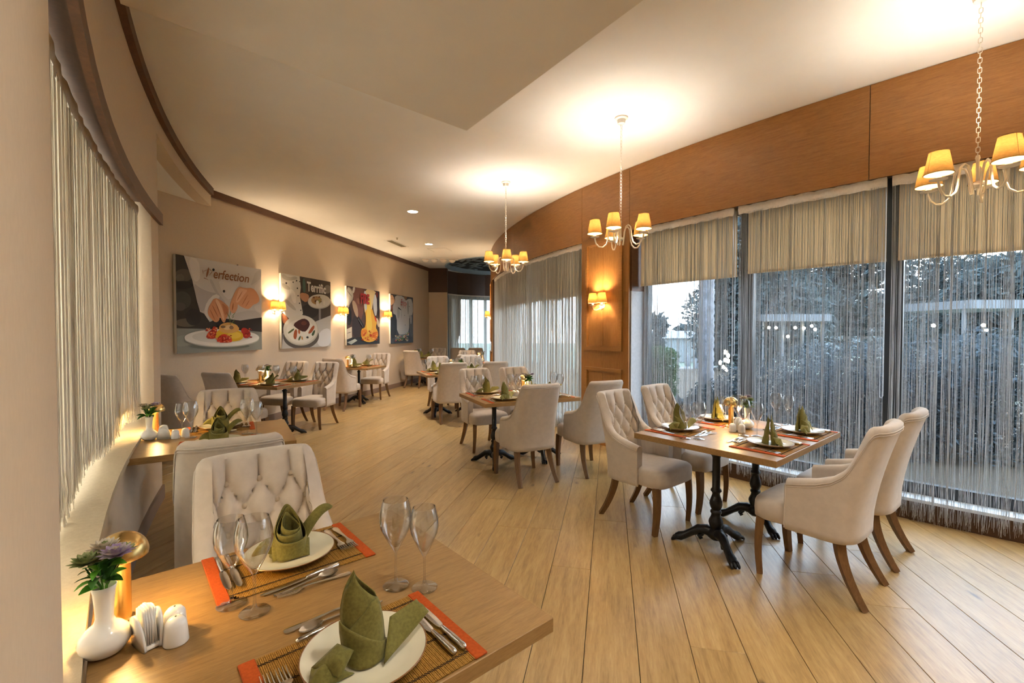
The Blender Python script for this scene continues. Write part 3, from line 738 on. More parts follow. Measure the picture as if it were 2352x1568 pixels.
class Table: pass
def table(cx, cy, ax, ay, ln, sh, peds, label, key, phase=0.):
    """ax,ay: unit vector of the first side (length ln); the second side (sh) is its left normal"""
    a = Vector((ax, ay, 0)).normalized(); b_ = Vector((-a.y, a.x, 0)); rz = math.atan2(a.y, a.x)
    root = empty('dining_table', (cx, cy, 0), rz); tag(root, label, 'table', 'oak dining tables on cast iron pedestals')
    mb = MB(); mb.box((0, 0, ZT-.02), (ln, sh, .04), None, .002); mb.build('table_top', M['table'], root, False)
    for (px, py) in peds:
        p = obj('pedestal', PED, root, (px, py, 0))
        mb = MB(); mb.box((0, 0, .716), (.26, .26, .008)); mb.build('mounting_plate', M['iron'], p, False)
        for k in range(3):
            f = obj('foot', FOOT, p); f.rotation_euler = (0, 0, math.radians(120*k+phase)-rz)
    T = Table(); T.c = Vector((cx, cy, 0)); T.a = a; T.b = b_; T.ln = ln; T.sh = sh; T.key = key; return T
# first side runs from wall to room for the wall tables; seats face along b
T1 = table(-.543, 1.226, .76, .65, .91, .94, [(0,0)], 'nearest oak table, laid for two beside the left wall', 'nearest table')
T2 = table(-2.08, 3.224, .852, .523, .90, .87, [(0,0)], 'oak table set against the left string-curtain opening', 'left curtain-side table', 40)
T3 = table(-3.545, 6.60, .955, -.297, 1.15, .84, [(-.28,0), (.30,0)], 'four-seat oak table under the largest picture', 'table below the largest picture', 75)
T4 = table(-3.235, 9.60, .98, -.2, .84, .80, [(0,0)], 'small oak table against the wall below the flame picture', 'table below the flame picture', 100)
T5 = table(-2.50, 12.87, .98, -.2, .84, .80, [(.05,0)], 'small oak table at the far end of the picture wall', 'farthest wall table', 130)
T6 = table(-1.08, 8.28, .925, .38, 1.15, .88, [(-.3,0), (.3,0)], 'four-seat oak table beyond the middle table by the pale curtain', 'table beyond the middle one', 60)
T7 = table(.0715, 5.27, .914, .406, 1.15, .88, [(-.3,0), (.3,0)], 'four-seat oak table in the middle before the oak pillar', 'middle table', 65)
T8 = table(1.657, 3.327, .769, .640, 1.19, .96, [(-.32,0), (.32,0)], 'four-seat oak table at the right by the garden window', 'right table', 60)
T10 = table(-1.02, 11.05, .96, .28, 1.0, .86, [(0,0)], 'distant oak table before the far bay window', 'distant bay table', 30)

# ------------------------------------------------------------------ table ware
def ribbon(mb, prof, th=.0016):                                 # prof: (y, half width, z) along the length
    top = []
    for (y, w, z) in prof: top.append([Vector((-w, y, z+.0006)), Vector((-w*.5, y, z+th)), Vector((w*.5, y, z+th)), Vector((w, y, z+.0006))])
    bot = [[Vector((p.x, p.y, p.z-th)) for p in r] for r in top]
    mb.grid(top); mb.grid(bot, flip=True)
    for s_ in (0, 3): mb.grid([[r[s_], q[s_]] for r, q in zip(top, bot)])
    for e in (0, -1): mb.grid([[p, q] for p, q in zip(top[e], bot[e])])
HANDLE = [(-.105, .006, .002), (-.10, .010, .002), (-.085, .011, .002), (-.05, .007, .004), (0, .0042, .007), (.02, .004, .008)]
def make_fork():
    mb = MB(); ribbon(mb, HANDLE + [(.035, .006, .007), (.045, .012, .005), (.056, .0125, .003)])
    for k in range(4): mb.tube([(-.0105+k*.007, .054, .0032), (-.0105+k*.007, .075, .003), (-.0105+k*.007, .10, .006)], [.0022, .0018, .0009], 5)
    return mb.mesh('fork', M['steel'], angle=60)
def make_knife():
    mb = MB(); mb.tube([(0, -.115, .006), (0, -.11, .006), (0, -.06, .006), (0, -.02, .0055), (0, -.012, .005)], [.004, .0075, .0075, .0055, .004], 8)
    ribbon(mb, [(-.014, .005, .004), (0, .009, .004), (.03, .0105, .004), (.07, .0105, .004), (.10, .008, .004), (.115, .002, .004)], .0014)
    return mb.mesh('knife', M['steel'], angle=60)
def make_spoon():
    mb = MB(); ribbon(mb, HANDLE); G = []
    for i in range(13):
        t = i/12; row = []
        for j in range(9):
            u = lerp(-1, 1, j/8); w = .019*math.sin(math.pi*min(1, max(.02, t*.97+.015)))**.6
            row.append(Vector((u*w, .02+.058*t, .009-.007*math.sin(math.pi*t)*(1-u*u))))
        G.append(row)
    mb.grid(G); mb.grid([[p-Vector((0, 0, .0014)) for p in r] for r in G], flip=True)
    return mb.mesh('spoon', M['steel'], angle=70)
FORK, KNIFE, SPOON = make_fork(), make_knife(), make_spoon()
def glass_mesh(h, rb, name):
    mb = MB(); f = h/.25
    prof = [(0, .003), (.034, .0012), (.0375, .002), (.034, .0045), (.012, .008), (.0052, .014), (.0036, .03), (.0035, .085*f), (.0048, .10*f), (.012, .112*f), (rb*.62, .142*f), (rb*.93, .172*f), (rb, .192*f), (rb*.965, .215*f), (rb*.86, .236*f), (rb*.78, .25*f)]
    inn = [(rb*.78-.0012, .2498*f), (rb*.85, .236*f), (rb*.95, .214*f), (rb*.975, .192*f), (rb*.90, .172*f), (rb*.58, .143*f), (.008, .116*f), (0, .113*f)]
    mb.lathe(prof, 32); mb.lathe(inn, 32); mb.lathe([(rb*.78, .25*f), (rb*.78-.0012, .2498*f)], 32)
    return mb.mesh(name, M['glass'], angle=80)
GL_T, GL_S = glass_mesh(.252, .0465, 'wine_glass'), glass_mesh(.236, .0415, 'wine_glass')
def make_plate():
    root = empty('dinner_plate'); tag(root, 'cream plate', 'plate', 'cream dinner plates with brown rims')
    mb = MB(); mb.lathe([(0, .008), (.055, .008), (.085, .009), (.102, .014), (.125, .021), (.1345, .0245), (.135, .023), (.125, .018), (.10, .008), (.075, .002), (.06, 0), (0, .001)], 56); mb.build('dish', M['plate'], root, angle=70)
    mb = MB(); mb.tube([(.1352*math.cos(2*math.pi*i/56), .1352*math.sin(2*math.pi*i/56), .0243) for i in range(56)], .0015, 6, closed=True); mb.build('rim', M['plate_rim'], root)
    return root
def make_mat():
    root = empty('placemat'); tag(root, 'bamboo placemat', 'placemat', 'bamboo placemats with orange ends')
    mb = MB(); n = 96
    for i in range(n): mb.box((-.19+.38*(i+.5)/n, 0, .0017+.0004*((i*7) % 3)), (.0029, .318, .0022), None)
    o = mb.build('slats', M['mat'], root, False); o['kind'] = 'stuff'
    mb = MB(); mb.box((0, 0, .0005), (.38, .316, .001)); mb.build('backing', M['mat_back'], root, False)
    mb = MB()
    for y in (-.13, -.045, .045, .13):
        for s_ in (-.0035, .0035): mb.tube([(-.19+.38*i/48, y+s_*(1 if i % 2 else -1), .0042) for i in range(49)], .0008, 4)
    o = mb.build('stitching', M['mat_thread'], root, False); o['kind'] = 'stuff'
    for s_ in (-1, 1): mb = MB(); mb.box((s_*.206, 0, .0028), (.034, .324, .0056), None, .002); mb.build('orange_end', M['orange'], root, True)
    return root
def patch(mb, p00, p10, p01, p11, n=10, bulge=(0,0,0), rip=0., seed=0):
    p00, p10, p01, p11 = map(Vector, (p00, p10, p01, p11)); B = Vector(bulge); G = []
    for i in range(n+1):
        u = i/n; row = []
        for j in range(n+1):
            v = j/n; p = p00*(1-u)*(1-v)+p10*u*(1-v)+p01*(1-u)*v+p11*u*v
            row.append(p + B*(math.sin(math.pi*u)*math.sin(math.pi*v)) + B.normalized()*rip*math.sin(u*7+v*5+seed)*math.sin(math.pi*u) if B.length else p)
        G.append(row)
    mb.grid(G)
def finish_cloth(mb, name):
    o = mb.build(name, M['napkin'], None, angle=75); s_ = o.modifiers.new('th', 'SOLIDIFY'); s_.thickness = .0018; s_.offset = 0; return o
def make_napkin_peak():                                         # tall folded peak with two lying wings
    mb = MB()
    W_ = [(0, .040), (.03, .043), (.07, .044), (.11, .041), (.15, .030), (.175, .018), (.192, .007)]
    def sheet(z0, topf, push, sides):
        G = []
        for i in range(17):
            s_ = lerp(-1, 1, i/16); row = []; zt = topf(s_)
            for j in range(12):
                z = lerp(z0, zt, j/11); w = interp(W_, z)*(1+push*.3); dep = .040*(1-z/.20)+.006
                row.append(Vector((s_*w - .10*z, sides*dep*math.sqrt(max(0, 1-s_*s_*.98)) + sides*push*.02 + .0015*math.sin(z*90+s_*3), z+.003)))
            G.append(row)
        mb.grid(G)
    sheet(0, lambda s_: .192-.045*abs(s_+.35), 0, 1); sheet(0, lambda s_: .190-.05*abs(s_+.35), 0, -1)
    sheet(0, lambda s_: lerp(.066, .140, (s_+1)/2)-.016*max(0, s_-.55)/.45, .16, -1)          # front fold rising to the right
    sheet(0, lambda s_: lerp(.095, .030, (s_+1)/2), .30, -1)
    patch(mb, (-.03, -.055, .004), (-.06, -.025, .006), (-.125, -.085, .006), (-.112, -.035, .030), 10, (-.004, -.004, .026), .003, 2)  # left wing
    patch(mb, (-.06, -.02, .055), (-.03, -.05, .05), (-.112, -.035, .030), (-.06, -.075, .018), 8, (-.004, -.012, .012), .002, 1)
    patch(mb, (.03, -.06, .006), (.055, .0, .07), (.150, .012, .050), (.128, .045, .068), 10, (0, -.006, -.014), .002, 3)              # right wing
    return tag(finish_cloth(mb, 'folded_napkin'), 'napkin', 'napkin', 'olive linen napkins folded on the plates')
def make_napkin_lily():                                         # open cup with a curled tail
    mb = MB()
    for (r0, hmax, ph, lo) in ((.056, .150, 90, .055), (.043, .142, 70, .075), (.032, .128, 110, .085)):
        G = []
        for i in range(37):
            a = math.radians(i*10+ph); back = .5+.5*math.cos(math.radians(i*10)); h = lerp(lo, hmax, back**1.6); row = []
            for j in range(9):
                v = j/8; r = r0*(1-.10*v+.20*v*v*(1-back))*(1-.55*(v**2)*back); rip = 1+.05*math.sin(a*5+v*2)*(1-v)
                row.append(Vector((r*rip*math.cos(a), r*rip*math.sin(a)+.012*v*back, .004+h*v)))
            G.append(row)
        mb.grid(G)
    patch(mb, (-.058, -.03, .004), (.045, -.058, .004), (-.056, .0, .085), (.055, -.02, .045), 10, (0, -.014, 0), .0015)
    G = []
    for i in range(15):                                         # tail flying off to one side
        t = i/14; c = Vector((.045+.095*t, .005+.01*t, .055+.065*math.sin(t*1.9))); w = .022*(1-t)**.6+.004
        G.append([c+Vector((0, -w*.5, -w)), c+Vector((.004, 0, 0)), c+Vector((0, w*.5, w*.9))])
    mb.grid(G)
    G = []
    for i in range(11):
        t = i/10; c = Vector((-.045-.065*t, -.005, .05+.012*math.sin(t*3)-.02*t)); w = .03*(1-t)**.7+.003
        G.append([c+Vector((0, -w*.5, -w)), c+Vector((0, 0, 0)), c+Vector((0, w*.3, w*.6))])
    mb.grid(G)
    return tag(finish_cloth(mb, 'folded_napkin'), 'napkin', 'napkin', 'olive linen napkins folded on the plates')
PLATE, MAT_, NAP_A, NAP_B = make_plate(), make_mat(), make_napkin_peak(), make_napkin_lily()
def single(me, name, x, y, z, rz, label, cat, group):
    o = obj(name, me); o.location = (x, y, z); o.rotation_euler = (0, 0, rz); return tag(o, label, cat, group)
def setting(T, u, side, where, nap='A', cut=2, napturn=0., mats=True, glasses=2, gl=((.17, .405), (.225, .335))):
    """u: place along the first side from its centre; side: +1/-1 which long edge; where: words that single the place out"""
    f = T.b*(-side); E = T.c + T.a*u + T.b*(side*T.sh/2); r = Vector((f.y, -f.x, 0)); rz = math.atan2(-f.x, f.y)
    P = lambda x, y: E + r*x + f*y
    at = 'on the '+T.key if not where else '%s of the %s' % (where, T.key)
    if mats: p = P(0, .166); place(MAT_, p.x, p.y, ZT+.0005, rz, 'bamboo placemat %s' % at)
    zm = ZT+(.0062 if mats else .0005)
    p = P(0, .166); place(PLATE, p.x, p.y, zm, rz, 'cream plate %s' % at)
    place(NAP_A if nap == 'A' else NAP_B, p.x, p.y, zm+.0085, rz+napturn, 'olive folded napkin %s' % at)
    if cut >= 1:
        for k, (x, w) in enumerate(((-.185, 'outer fork'), (-.155, 'inner fork'))): p = P(x, .15); single(FORK, 'fork', p.x, p.y, zm, rz, w+' '+at, 'fork', 'forks laid on the placemats')
        for k, (x, w) in enumerate(((.185, 'outer knife'), (.158, 'inner knife'))): p = P(x, .155); single(KNIFE, 'knife', p.x, p.y, zm, rz, w+' '+at, 'knife', 'knives laid on the placemats')
    if cut >= 2:
        p = P(-.01, .36); single(SPOON, 'spoon', p.x, p.y, ZT+.001, rz+math.pi/2+.08, 'dessert spoon above the plate '+at, 'spoon', 'dessert spoons above the plates')
        p = P(.01, .335); single(KNIFE, 'knife', p.x, p.y, ZT+.001, rz-math.pi/2+.12, 'dessert knife above the plate '+at, 'knife', 'dessert knives above the plates')
        p = P(-.01, .385); single(FORK, 'fork', p.x, p.y, ZT+.001, rz-math.pi/2, 'dessert fork above the plate '+at, 'fork', 'dessert forks above the plates')
    for me, (x, y), w in list(zip((GL_T, GL_S), gl, ('large wine glass', 'small wine glass')))[:glasses]:
        p = P(x, y); single(me, 'wine_glass', p.x, p.y, ZT+.0005, rz, w+' '+at, 'glass', 'empty wine glasses on the tables')
setting(T1, .02, +1, 'at the far place', 'B', 2, math.pi, gl=((.150, .414), (.19, .336)))
setting(T1, .02, -1, 'at the near place', 'A', 2, -.25, gl=((.19, .40), (.247, .335)))
setting(T2, .0, +1, 'at the far place', 'B', 2, math.pi)
setting(T2, .0, -1, 'at the near place', 'B', 2, .2)
for T, lo, hi, cut in ((T3, -.28, .30, 1), (T6, -.28, .28, 0), (T7, -.28, .28, 2), (T8, -.25, .33, 2)):
    k = 0
    for side, sn in ((-1, 'near'), (1, 'far')):
        for u, un in ((lo, 'left'), (hi, 'right')):
            nt = {-1: (0.35 if un == 'left' else -.1), 1: (2.6 if un == 'left' else 3.3)}[side]
            setting(T, u, side, 'at the %s %s place' % (sn, un), 'B' if (T is not T8 and k % 3 == 1) else 'A', cut, nt); k += 1
for T in (T4, T5, T10):
    setting(T, .05, -1, 'at the near place', 'A', 0); setting(T, .05, 1, 'at the far place', 'B', 0, math.pi)

# ------------------------------------------------------------------ table lamps, vases, flowers, cruets
def make_lamp():
    root = empty('table_lamp'); tag(root, 'brass lamp', 'lamp', 'brass mushroom table lamps')
    mb = MB(); mb.lathe([(0, 0), (.038, 0), (.040, .004), (.036, .010), (.019, .013), (0, .013)], 32); mb.build('base', M['brass'], root)
    mb = MB(); mb.lathe([(.019, .012), (.019, .155), (.021, .158), (.021, .168), (0, .17)], 28); mb.build('stem', M['brass'], root)
    mb = MB(); pr = [(.056*math.sin(math.radians(a)), .178+.056*math.cos(math.radians(a))) for a in range(0, 91, 9)] + [(.0545, .172)]
    mb.lathe(pr + [(.0535, .173)] + [(.0545*math.sin(math.radians(a)), .1775+.0545*math.cos(math.radians(a))) for a in range(90, -1, -9)], 36); mb.build('dome_shade', M['brass'], root)
    mb = MB(); mb.lathe([(.021, .172), (.026, .173), (.026, .177), (0, .179)], 20); mb.build('light_ring', M['bulb'], root)
    return root
def make_vase():
    mb = MB(); mb.lathe([(0, .001), (.022, 0), (.036, .008), (.047, .025), (.049, .036), (.045, .050), (.032, .064), (.021, .072), (.0165, .085), (.0175, .11), (.021, .145), (.0235, .158), (.0225, .159), (.018, .13), (.0145, .09), (0, .085)], 36)
    return tag(mb.build('bud_vase', M['porcelain'], None, angle=70), 'white vase', 'vase', 'white long-necked bud vases')
def leafq(mb, base, d, up, ln, w, mat=0, curl=.3):
    d = Vector(d).normalized(); s_ = d.cross(Vector(up)); s_ = s_.normalized() if s_.length > 1e-3 else Vector((1,0,0)); n = s_.cross(d); G = []
    for i in range(6):
        t = i/5; ww = w*math.sin(math.pi*min(1, t*.92+.06))**.8; c = Vector(base) + d*ln*t - n*(-curl)*ln*t*(1-t) - Vector((0,0,curl*ln*t*t*.5)); G.append([c-s_*ww+n*ww*.35, c, c+s_*ww+n*ww*.35])
    mb.grid(G, mat)
def make_flowers(seed, tint='pale'):
    rs = random.Random(seed); root = empty('artificial_flowers'); tag(root, 'flowers', 'flowers', 'artificial flowers in the bud vases')
    mb = MB()
    for i in range(8):
        a = i*.785+rs.random(); mb.tube([(0, 0, -.06), (.006*math.cos(a), .006*math.sin(a), .0), (.03*math.cos(a), .03*math.sin(a), .045+.02*rs.random())], .0016, 5)
    mb.build('stems', M['leaf'], root)
    me = []
    for kk in range(2):
        mb = MB(); leafq(mb, (0,0,0), (1,0,.35), (0,0,1), .055, .013, 0, .4); me.append(mb.mesh('leaf', M['leaf'] if kk == 0 else M['leaf_b'], angle=80))
    for i in range(22):
        a = rs.random()*6.283; o = obj('leaf', me[i % 3 == 0], root); o.location = (.012*math.cos(a), .012*math.sin(a), rs.uniform(.0, .045)); o.rotation_euler = (rs.uniform(-.4, .4), rs.uniform(-.7, .35), a); s_ = rs.uniform(.7, 1.15); o.scale = (s_, s_, s_)
    for i, (x, y, z, r) in enumerate(((-.03, .012, .072, .030), (-.008, -.026, .060, .031), (.036, .012, .075, .031), (.006, .035, .066, .024))):
        mb = MB()
        for ring, (nr, el, ln) in enumerate(((10, .15, 1.0), (10, .55, .95), (8, .95, .8), (5, 1.3, .6))):
            for k in range(nr):
                a = 6.283*(k+.5*ring)/nr; d = (math.cos(a)*math.cos(el), math.sin(a)*math.cos(el), math.sin(el)); leafq(mb, (x+d[0]*.004, y+d[1]*.004, z), d, (0,0,1), r*ln, r*.26, 0 if ring < 3 else 1, -.15)
        mb.build('blossom', [M['petal'] if i % 2 == 0 else M['succulent'], M['succulent']] if i != 2 else [M['petal_v'], M['petal']], root, angle=80)
    return root
def make_shaker():
    root = empty('shaker'); tag(root, 'white shaker', 'shaker', 'white salt and pepper shakers')
    mb = MB(); mb.lathe([(0, 0), (.025, 0), (.0262, .003), (.0225, .045), (.0205, .052), (.014, .0595), (0, .063)], 28); mb.build('body', M['porcelain'], root, angle=70)
    mb = MB(); mb.lathe([(0, .0632), (.0022, .0632), (.0022, .062), (0, .062)], 8); mb.build('hole', M['gap'], root)
    return root
def make_holder():
    root = empty('napkin_holder'); tag(root, 'white napkin holder', 'napkin holder', 'white napkin holders')
    for s_ in (-1, 1):
        mb = MB(); G = []
        for i in range(17):
            a = math.pi*i/16; x = .036*math.cos(a); z = .078*math.sin(a)**.75; G.append([Vector((x, s_*(.014+.004*math.sin(a)), .0)), Vector((x, s_*(.015+.008*math.sin(a)), max(.006, z)))])
        mb.grid(G); o = mb.build('side', M['porcelain'], root, angle=80); q = o.modifiers.new('th', 'SOLIDIFY'); q.thickness = .006; q.offset = 0
    mb = MB(); mb.box((0, 0, .005), (.07, .034, .010), None, .003); mb.build('foot', M['porcelain'], root)
    for k in range(7):
        mb = MB(); G = []
        for i in range(6):
            x = lerp(-.03, .03, i/5); G.append([Vector((x, -.011+.0036*k, .011)), Vector((x*.92, -.011+.0036*k+.002*math.sin(i+k), .062)), Vector((x*.7, -.013+.0043*k, .088+.01*math.cos(x*40)-.002*abs(k-3)))])
        mb.grid(G); o = mb.build('paper_napkin', M['paper'], root, angle=80); q = o.modifiers.new('th', 'SOLIDIFY'); q.thickness = .0016
    return root
LAMP, VASE, FLOW, SHAK, HOLD = make_lamp(), make_vase(), make_flowers(4), make_shaker(), make_holder()
FLOW2 = make_flowers(9)
def centre(T, lamp, vase, shakers, holder, turn=0., fl=None):
    k = T.key
    if lamp:
        lo = place(LAMP, lamp[0], lamp[1], ZT+.0005, 0, 'brass mushroom lamp on the '+k)
        if T in (T1, T2, T7, T8):
            for a in (-.9, 2.2): point_light('lamp_light', (.037*math.cos(a), .037*math.sin(a), .178), PW['lamp']/2, (1.0, .62, .18), .008, lo)
    if vase:
        place(VASE, vase[0], vase[1], ZT+.0005, 0, 'white bud vase on the '+k)
        place(fl or FLOW2, vase[0], vase[1], ZT+.158, turn, 'artificial flowers in the vase of the '+k)
    for i, s_ in enumerate(shakers or []): place(SHAK, s_[0], s_[1], ZT+.0005, i, ('front ' if i == 0 else 'rear ')+'white shaker on the '+k)
    if holder: place(HOLD, holder[0], holder[1], ZT+.0005, turn, 'white napkin holder on the '+k)
centre(T1, (-.985, 1.135), (-.935, 1.030), [(-.800, 1.068), (-.832, 1.108)], (-.865, 1.062), -.55, FLOW)
centre(T2, (-2.54, 3.23), (-2.47, 3.085), [(-2.33, 3.135), (-2.30, 3.19)], (-2.40, 3.12), .5)
centre(T8, (1.70, 3.52), (1.79, 3.45), [(1.685, 3.325), (1.632, 3.352)], (1.70, 3.40), .6, FLOW)
centre(T7, (.13, 5.33), (.20, 5.30), [(.02, 5.23), (.06, 5.21)], None)
centre(T6, (-1.12, 8.36), (-.93, 8.26), None, None, 1.)
centre(T3, (-3.67, 6.62), (-3.62, 6.74), [(-3.55, 6.55), (-3.51, 6.60)], None, 2.)
centre(T4, (-3.45, 9.55), (-3.40, 9.68), None, None, 1.5)
centre(T5, (-2.72, 12.85), (-2.66, 12.98), None, None, 2.5)
centre(T10, (-.80, 11.0), (-.72, 11.2), None, None, .2)
# ------------------------------------------------------------------ chandeliers, sconces, ceiling fittings
def shade_unit(root, x, y, z, seam=0., sc=1.0):                 # cup, candle tube, bulb, shade
    holder = obj('candle_cup', CUP, root, (x, y, z)); 
    sh = obj('lamp_shade', SHADE, root, (x, y, z)); sh.rotation_euler = (0, 0, seam)
    rm = obj('shade_rim', SHRIM, sh); obj('bulb', BULB, holder, (0, 0, .056))
    point_light('bulb_light', (x, y, z+.122), PWNOW[0], WARM if PWNOW[0] == PW['chand'] else (1.0, .76, .48), .028, root)
mb = MB(); mb.lathe([(0, -.004), (.014, -.004), (.018, 0), (.042, .004), (.043, .008), (.017, .009), (.015, .012), (.015, .045), (0, .045)], 24); CUP = mb.mesh('candle_cup', M['white_metal'])
mb = MB(); mb.lathe([(.069, .036), (.046, .168)], 36); SHADE = mb.mesh('lamp_shade', M['shade'])
mb = MB()
for r, z in ((.069, .037), (.046, .167)): mb.tube([(r*math.cos(a*.1745), r*math.sin(a*.1745), z) for a in range(36)], .0022, 5, closed=True)
mb.tube([(.0692, 0, .037), (.0464, 0, .167)], .0009, 4); SHRIM = mb.mesh('shade_rim', M['shade_rim'])
mb = MB(); mb.lathe([(0, 0), (.008, 0), (.013, .012), (.012, .026), (.006, .036), (0, .038)], 14); BULB = mb.mesh('bulb', M['bulb'])
PWNOW = [PW['chand']]
def make_chandelier():
    root = empty('chandelier'); tag(root, 'chandelier', 'chandelier', 'ivory five-arm chandeliers')
    # origin on the ceiling
    mb = MB(); mb.lathe([(0, 0), (.062, 0), (.060, -.012), (.040, -.022), (.034, -.055), (.018, -.065), (0, -.067)], 32); mb.build('canopy', M['white_metal'], root)
    zb = -1.06; lk = MB(); h, w = .034, .0085                   # one chain link
    pts = [(w*math.cos(a), 0, h/2-w+w*math.sin(a)) for a in [math.pi*i/6 for i in range(7)]] + [(w*math.cos(a), 0, -h/2+w+w*math.sin(a)) for a in [math.pi+math.pi*i/6 for i in range(7)]]
    lk.tube(pts, .0021, 5, closed=True); lme = lk.mesh('chain_link', M['white_metal'])
    z = -.066-h/2; i = 0
    while z > -.955: o = obj('chain_link', lme, root, (0, 0, z)); o.rotation_euler = (0, 0, (i % 2)*math.pi/2+.4); z -= h-.005; i += 1
    mb = MB(); mb.lathe([(0, -.955), (.009, -.957), (.012, -.975), (.008, -.985), (.0075, -1.11), (.016, -1.115), (.03, -1.122), (.03, -1.135), (.012, -1.142), (.008, -1.15), (0, -1.152)], 20); mb.build('stem', M['white_metal'], root)
    for k in range(5):
        a = 2*math.pi*k/5 + .25; ca, sa = math.cos(a), math.sin(a); mb = MB()
        prof = [(.026, -1.185), (.030, -1.165), (.036, -1.12), (.044, -1.06), (.058, -1.02), (.082, -1.008), (.105, -1.03), (.114, -1.08), (.118, -1.13), (.132, -1.175), (.165, -1.20), (.200, -1.195), (.228, -1.165), (.238, -1.128), (.240, -1.112)]
        sm = []
        for q in range(len(prof)-1):
            for t in (0, .5): sm.append((lerp(prof[q][0], prof[q+1][0], t), lerp(prof[q][1], prof[q+1][1], t)))
        sm.append(prof[-1]); mb.tube([(r*ca, r*sa, z) for r, z in sm], .0065, 8); mb.build('arm', M['white_metal'], root)
        shade_unit(root, .240*ca, .240*sa, -1.108, a)
    return root
CHAN = make_chandelier()
place(CHAN, 1.023, 4.304, ZC-.001, .2, 'ivory chandelier hanging before the oak pillar')
place(CHAN, -.082, 6.142, ZC-.001, .75, 'ivory chandelier farthest from the camera, over the middle table')
place(CHAN, 2.76, 2.72, ZC-.001, .42, 'rightmost ivory chandelier, hanging nearest the camera')
place(CHAN, 4.15, 1.28, ZC-.001, .1, 'added unseen ivory chandelier for extra light right of the camera')  # out of frame, added only for the light it gives
PWNOW[0] = PW['sconce']
def make_sconce():                                              # +Y points into the room, origin on the wall
    root = empty('wall_sconce'); tag(root, 'sconce', 'sconce', 'ivory twin-arm wall sconces')
    mb = MB(); mb.lathe([(0, .0), (.050, .0), (.052, .006), (.040, .014), (.016, .020), (0, .022)], 28, M=Matrix.Rotation(-math.pi/2, 3, 'X')); mb.build('wall_plate', M['white_metal'], root)
    mb = MB(); mb.lathe([(0, -.03), (.006, -.028), (.010, -.01), (.010, .02), (.005, .03), (0, .032)], 14, (0, .028, -.03)); mb.build('hub', M['white_metal'], root)
    for s_ in (-1, 1):
        mb = MB(); mb.tube([(0, .02, -.03), (s_*.02, .04, -.055), (s_*.045, .065, -.07), (s_*.075, .085, -.06), (s_*.086, .09, -.03), (s_*.087, .09, -.015)], .0055, 8); mb.build('arm', M['white_metal'], root)
        shade_unit(root, s_*.087, .09, -.012, 1.57)
    return root
SCON = make_sconce()
def on_wall(px, off):                                           # place along the picture wall seen at image column px
    u = (px-1176)/1045.33; o = WA + WN*off; t = (u*o.y - o.x)/(WD.x - u*WD.y); return t
wrz = math.atan2(-WN.x, WN.y)
for px, z, lb in ((635, 1.85, 'twin wall sconce between the two largest pictures'), (785, 1.85, 'twin wall sconce left of the flame picture'), (888, 1.85, 'twin wall sconce left of the farthest picture')):
    p = wpt(on_wall(px, .05), .0008, z); place(SCON, p.x, p.y, z, wrz, lb)
p = pol(RW+.0015, 30.6); n = prad(30.6); place(SCON, p.x, p.y, 1.85, math.atan2(-n.x, n.y), 'twin wall sconce glowing on the oak pillar')
p = pol(RW+.0015, 5.0); n = prad(5.0); place(SCON, p.x, p.y, 1.85, math.atan2(-n.x, n.y), 'twin wall sconce on the distant second pillar')
def downlight(x, y, lb, w=1., z=ZC):
    root = empty('downlight', (x, y, z)); tag(root, lb, 'downlight', 'round ceiling downlights')
    mb = MB(); mb.lathe([(.085, -.0005), (.098, -.0005), (.098, -.006), (.083, -.009), (.083, -.002)], 32); mb.build('trim_ring', M['white_metal'], root)
    mb = MB(); mb.lathe([(0, -.004), (.083, -.004)], 32); mb.build('diffuser', M['downlight'], root)
    d = bpy.data.lights.new('downlight_beam', 'SPOT'); d.energy = PW['down']*w; d.color = (1, .96, .90); d.spot_size = math.radians(125); d.spot_blend = .9; d.shadow_soft_size = .08
    o = bpy.data.objects.new('downlight_beam', d); COL.objects.link(o); o.location = (0, 0, -.012); o.parent = root
downlight(-1.653, 7.623, 'nearer of the two glowing ceiling downlights'); downlight(-1.90, 10.45, 'farther of the two glowing ceiling downlights')
for x, y, z, lb in ((2.0, .9, ZC, 'added unseen fill downlight just behind the camera on its right'), (3.3, -.1, ZC, 'added unseen fill downlight behind the camera by the windows'), (4.9, -.2, ZC, 'added unseen fill downlight farthest behind the camera'),
                    (.75, 1.0, 3.15, 'added unseen fill downlight in the dropped ceiling above the camera'), (1.2, -.6, 3.15, 'added unseen fill downlight in the dropped ceiling behind the camera')):
    downlight(x, y, lb, .34, z)  # unseen downlights added as fill for the room's ambient light
# ceiling vent, access hatch, detector, lamp bank
v = empty('ceiling_vent', (-2.62, 10.4, ZC-.001), math.atan2(WD.y, WD.x)-math.pi/2); tag(v, 'slim air grille in the ceiling by the crown trim', 'vent')
mb = MB(); mb.box((0, 0, -.003), (.20, .86, .006)); mb.build('grille_frame', M['ceiling'], v, False)
for k in range(5): mb = MB(); mb.box((-.052+.026*k, 0, -.009), (.016, .74, .006)); mb.build('slat', M['metal_vent'], v, False)
h = empty('access_hatch', (-1.76, 11.2, ZC-.001), -.2); tag(h, 'square access hatch in the ceiling beyond the downlights', 'hatch'); mb = MB(); mb.box((0, 0, -.004), (.46, .46, .008), None, .003); mb.build('panel', M['ceiling'], h, False); mb = MB(); mb.box((-.236, 0, -.003), (.008, .46, .005)); mb.build('hatch_edge', M['metal_vent'], h, False)
s_ = empty('sprinkler', (-2.456, 9.773, ZC-.001)); tag(s_, 'tiny dark sprinkler head above the air grille', 'sprinkler'); mb = MB(); mb.lathe([(0, 0), (.025, 0), (.025, -.004), (.008, -.006), (.008, -.03), (.016, -.032), (.016, -.036), (0, -.037)], 14); mb.build('head', M['metal_vent'], s_)
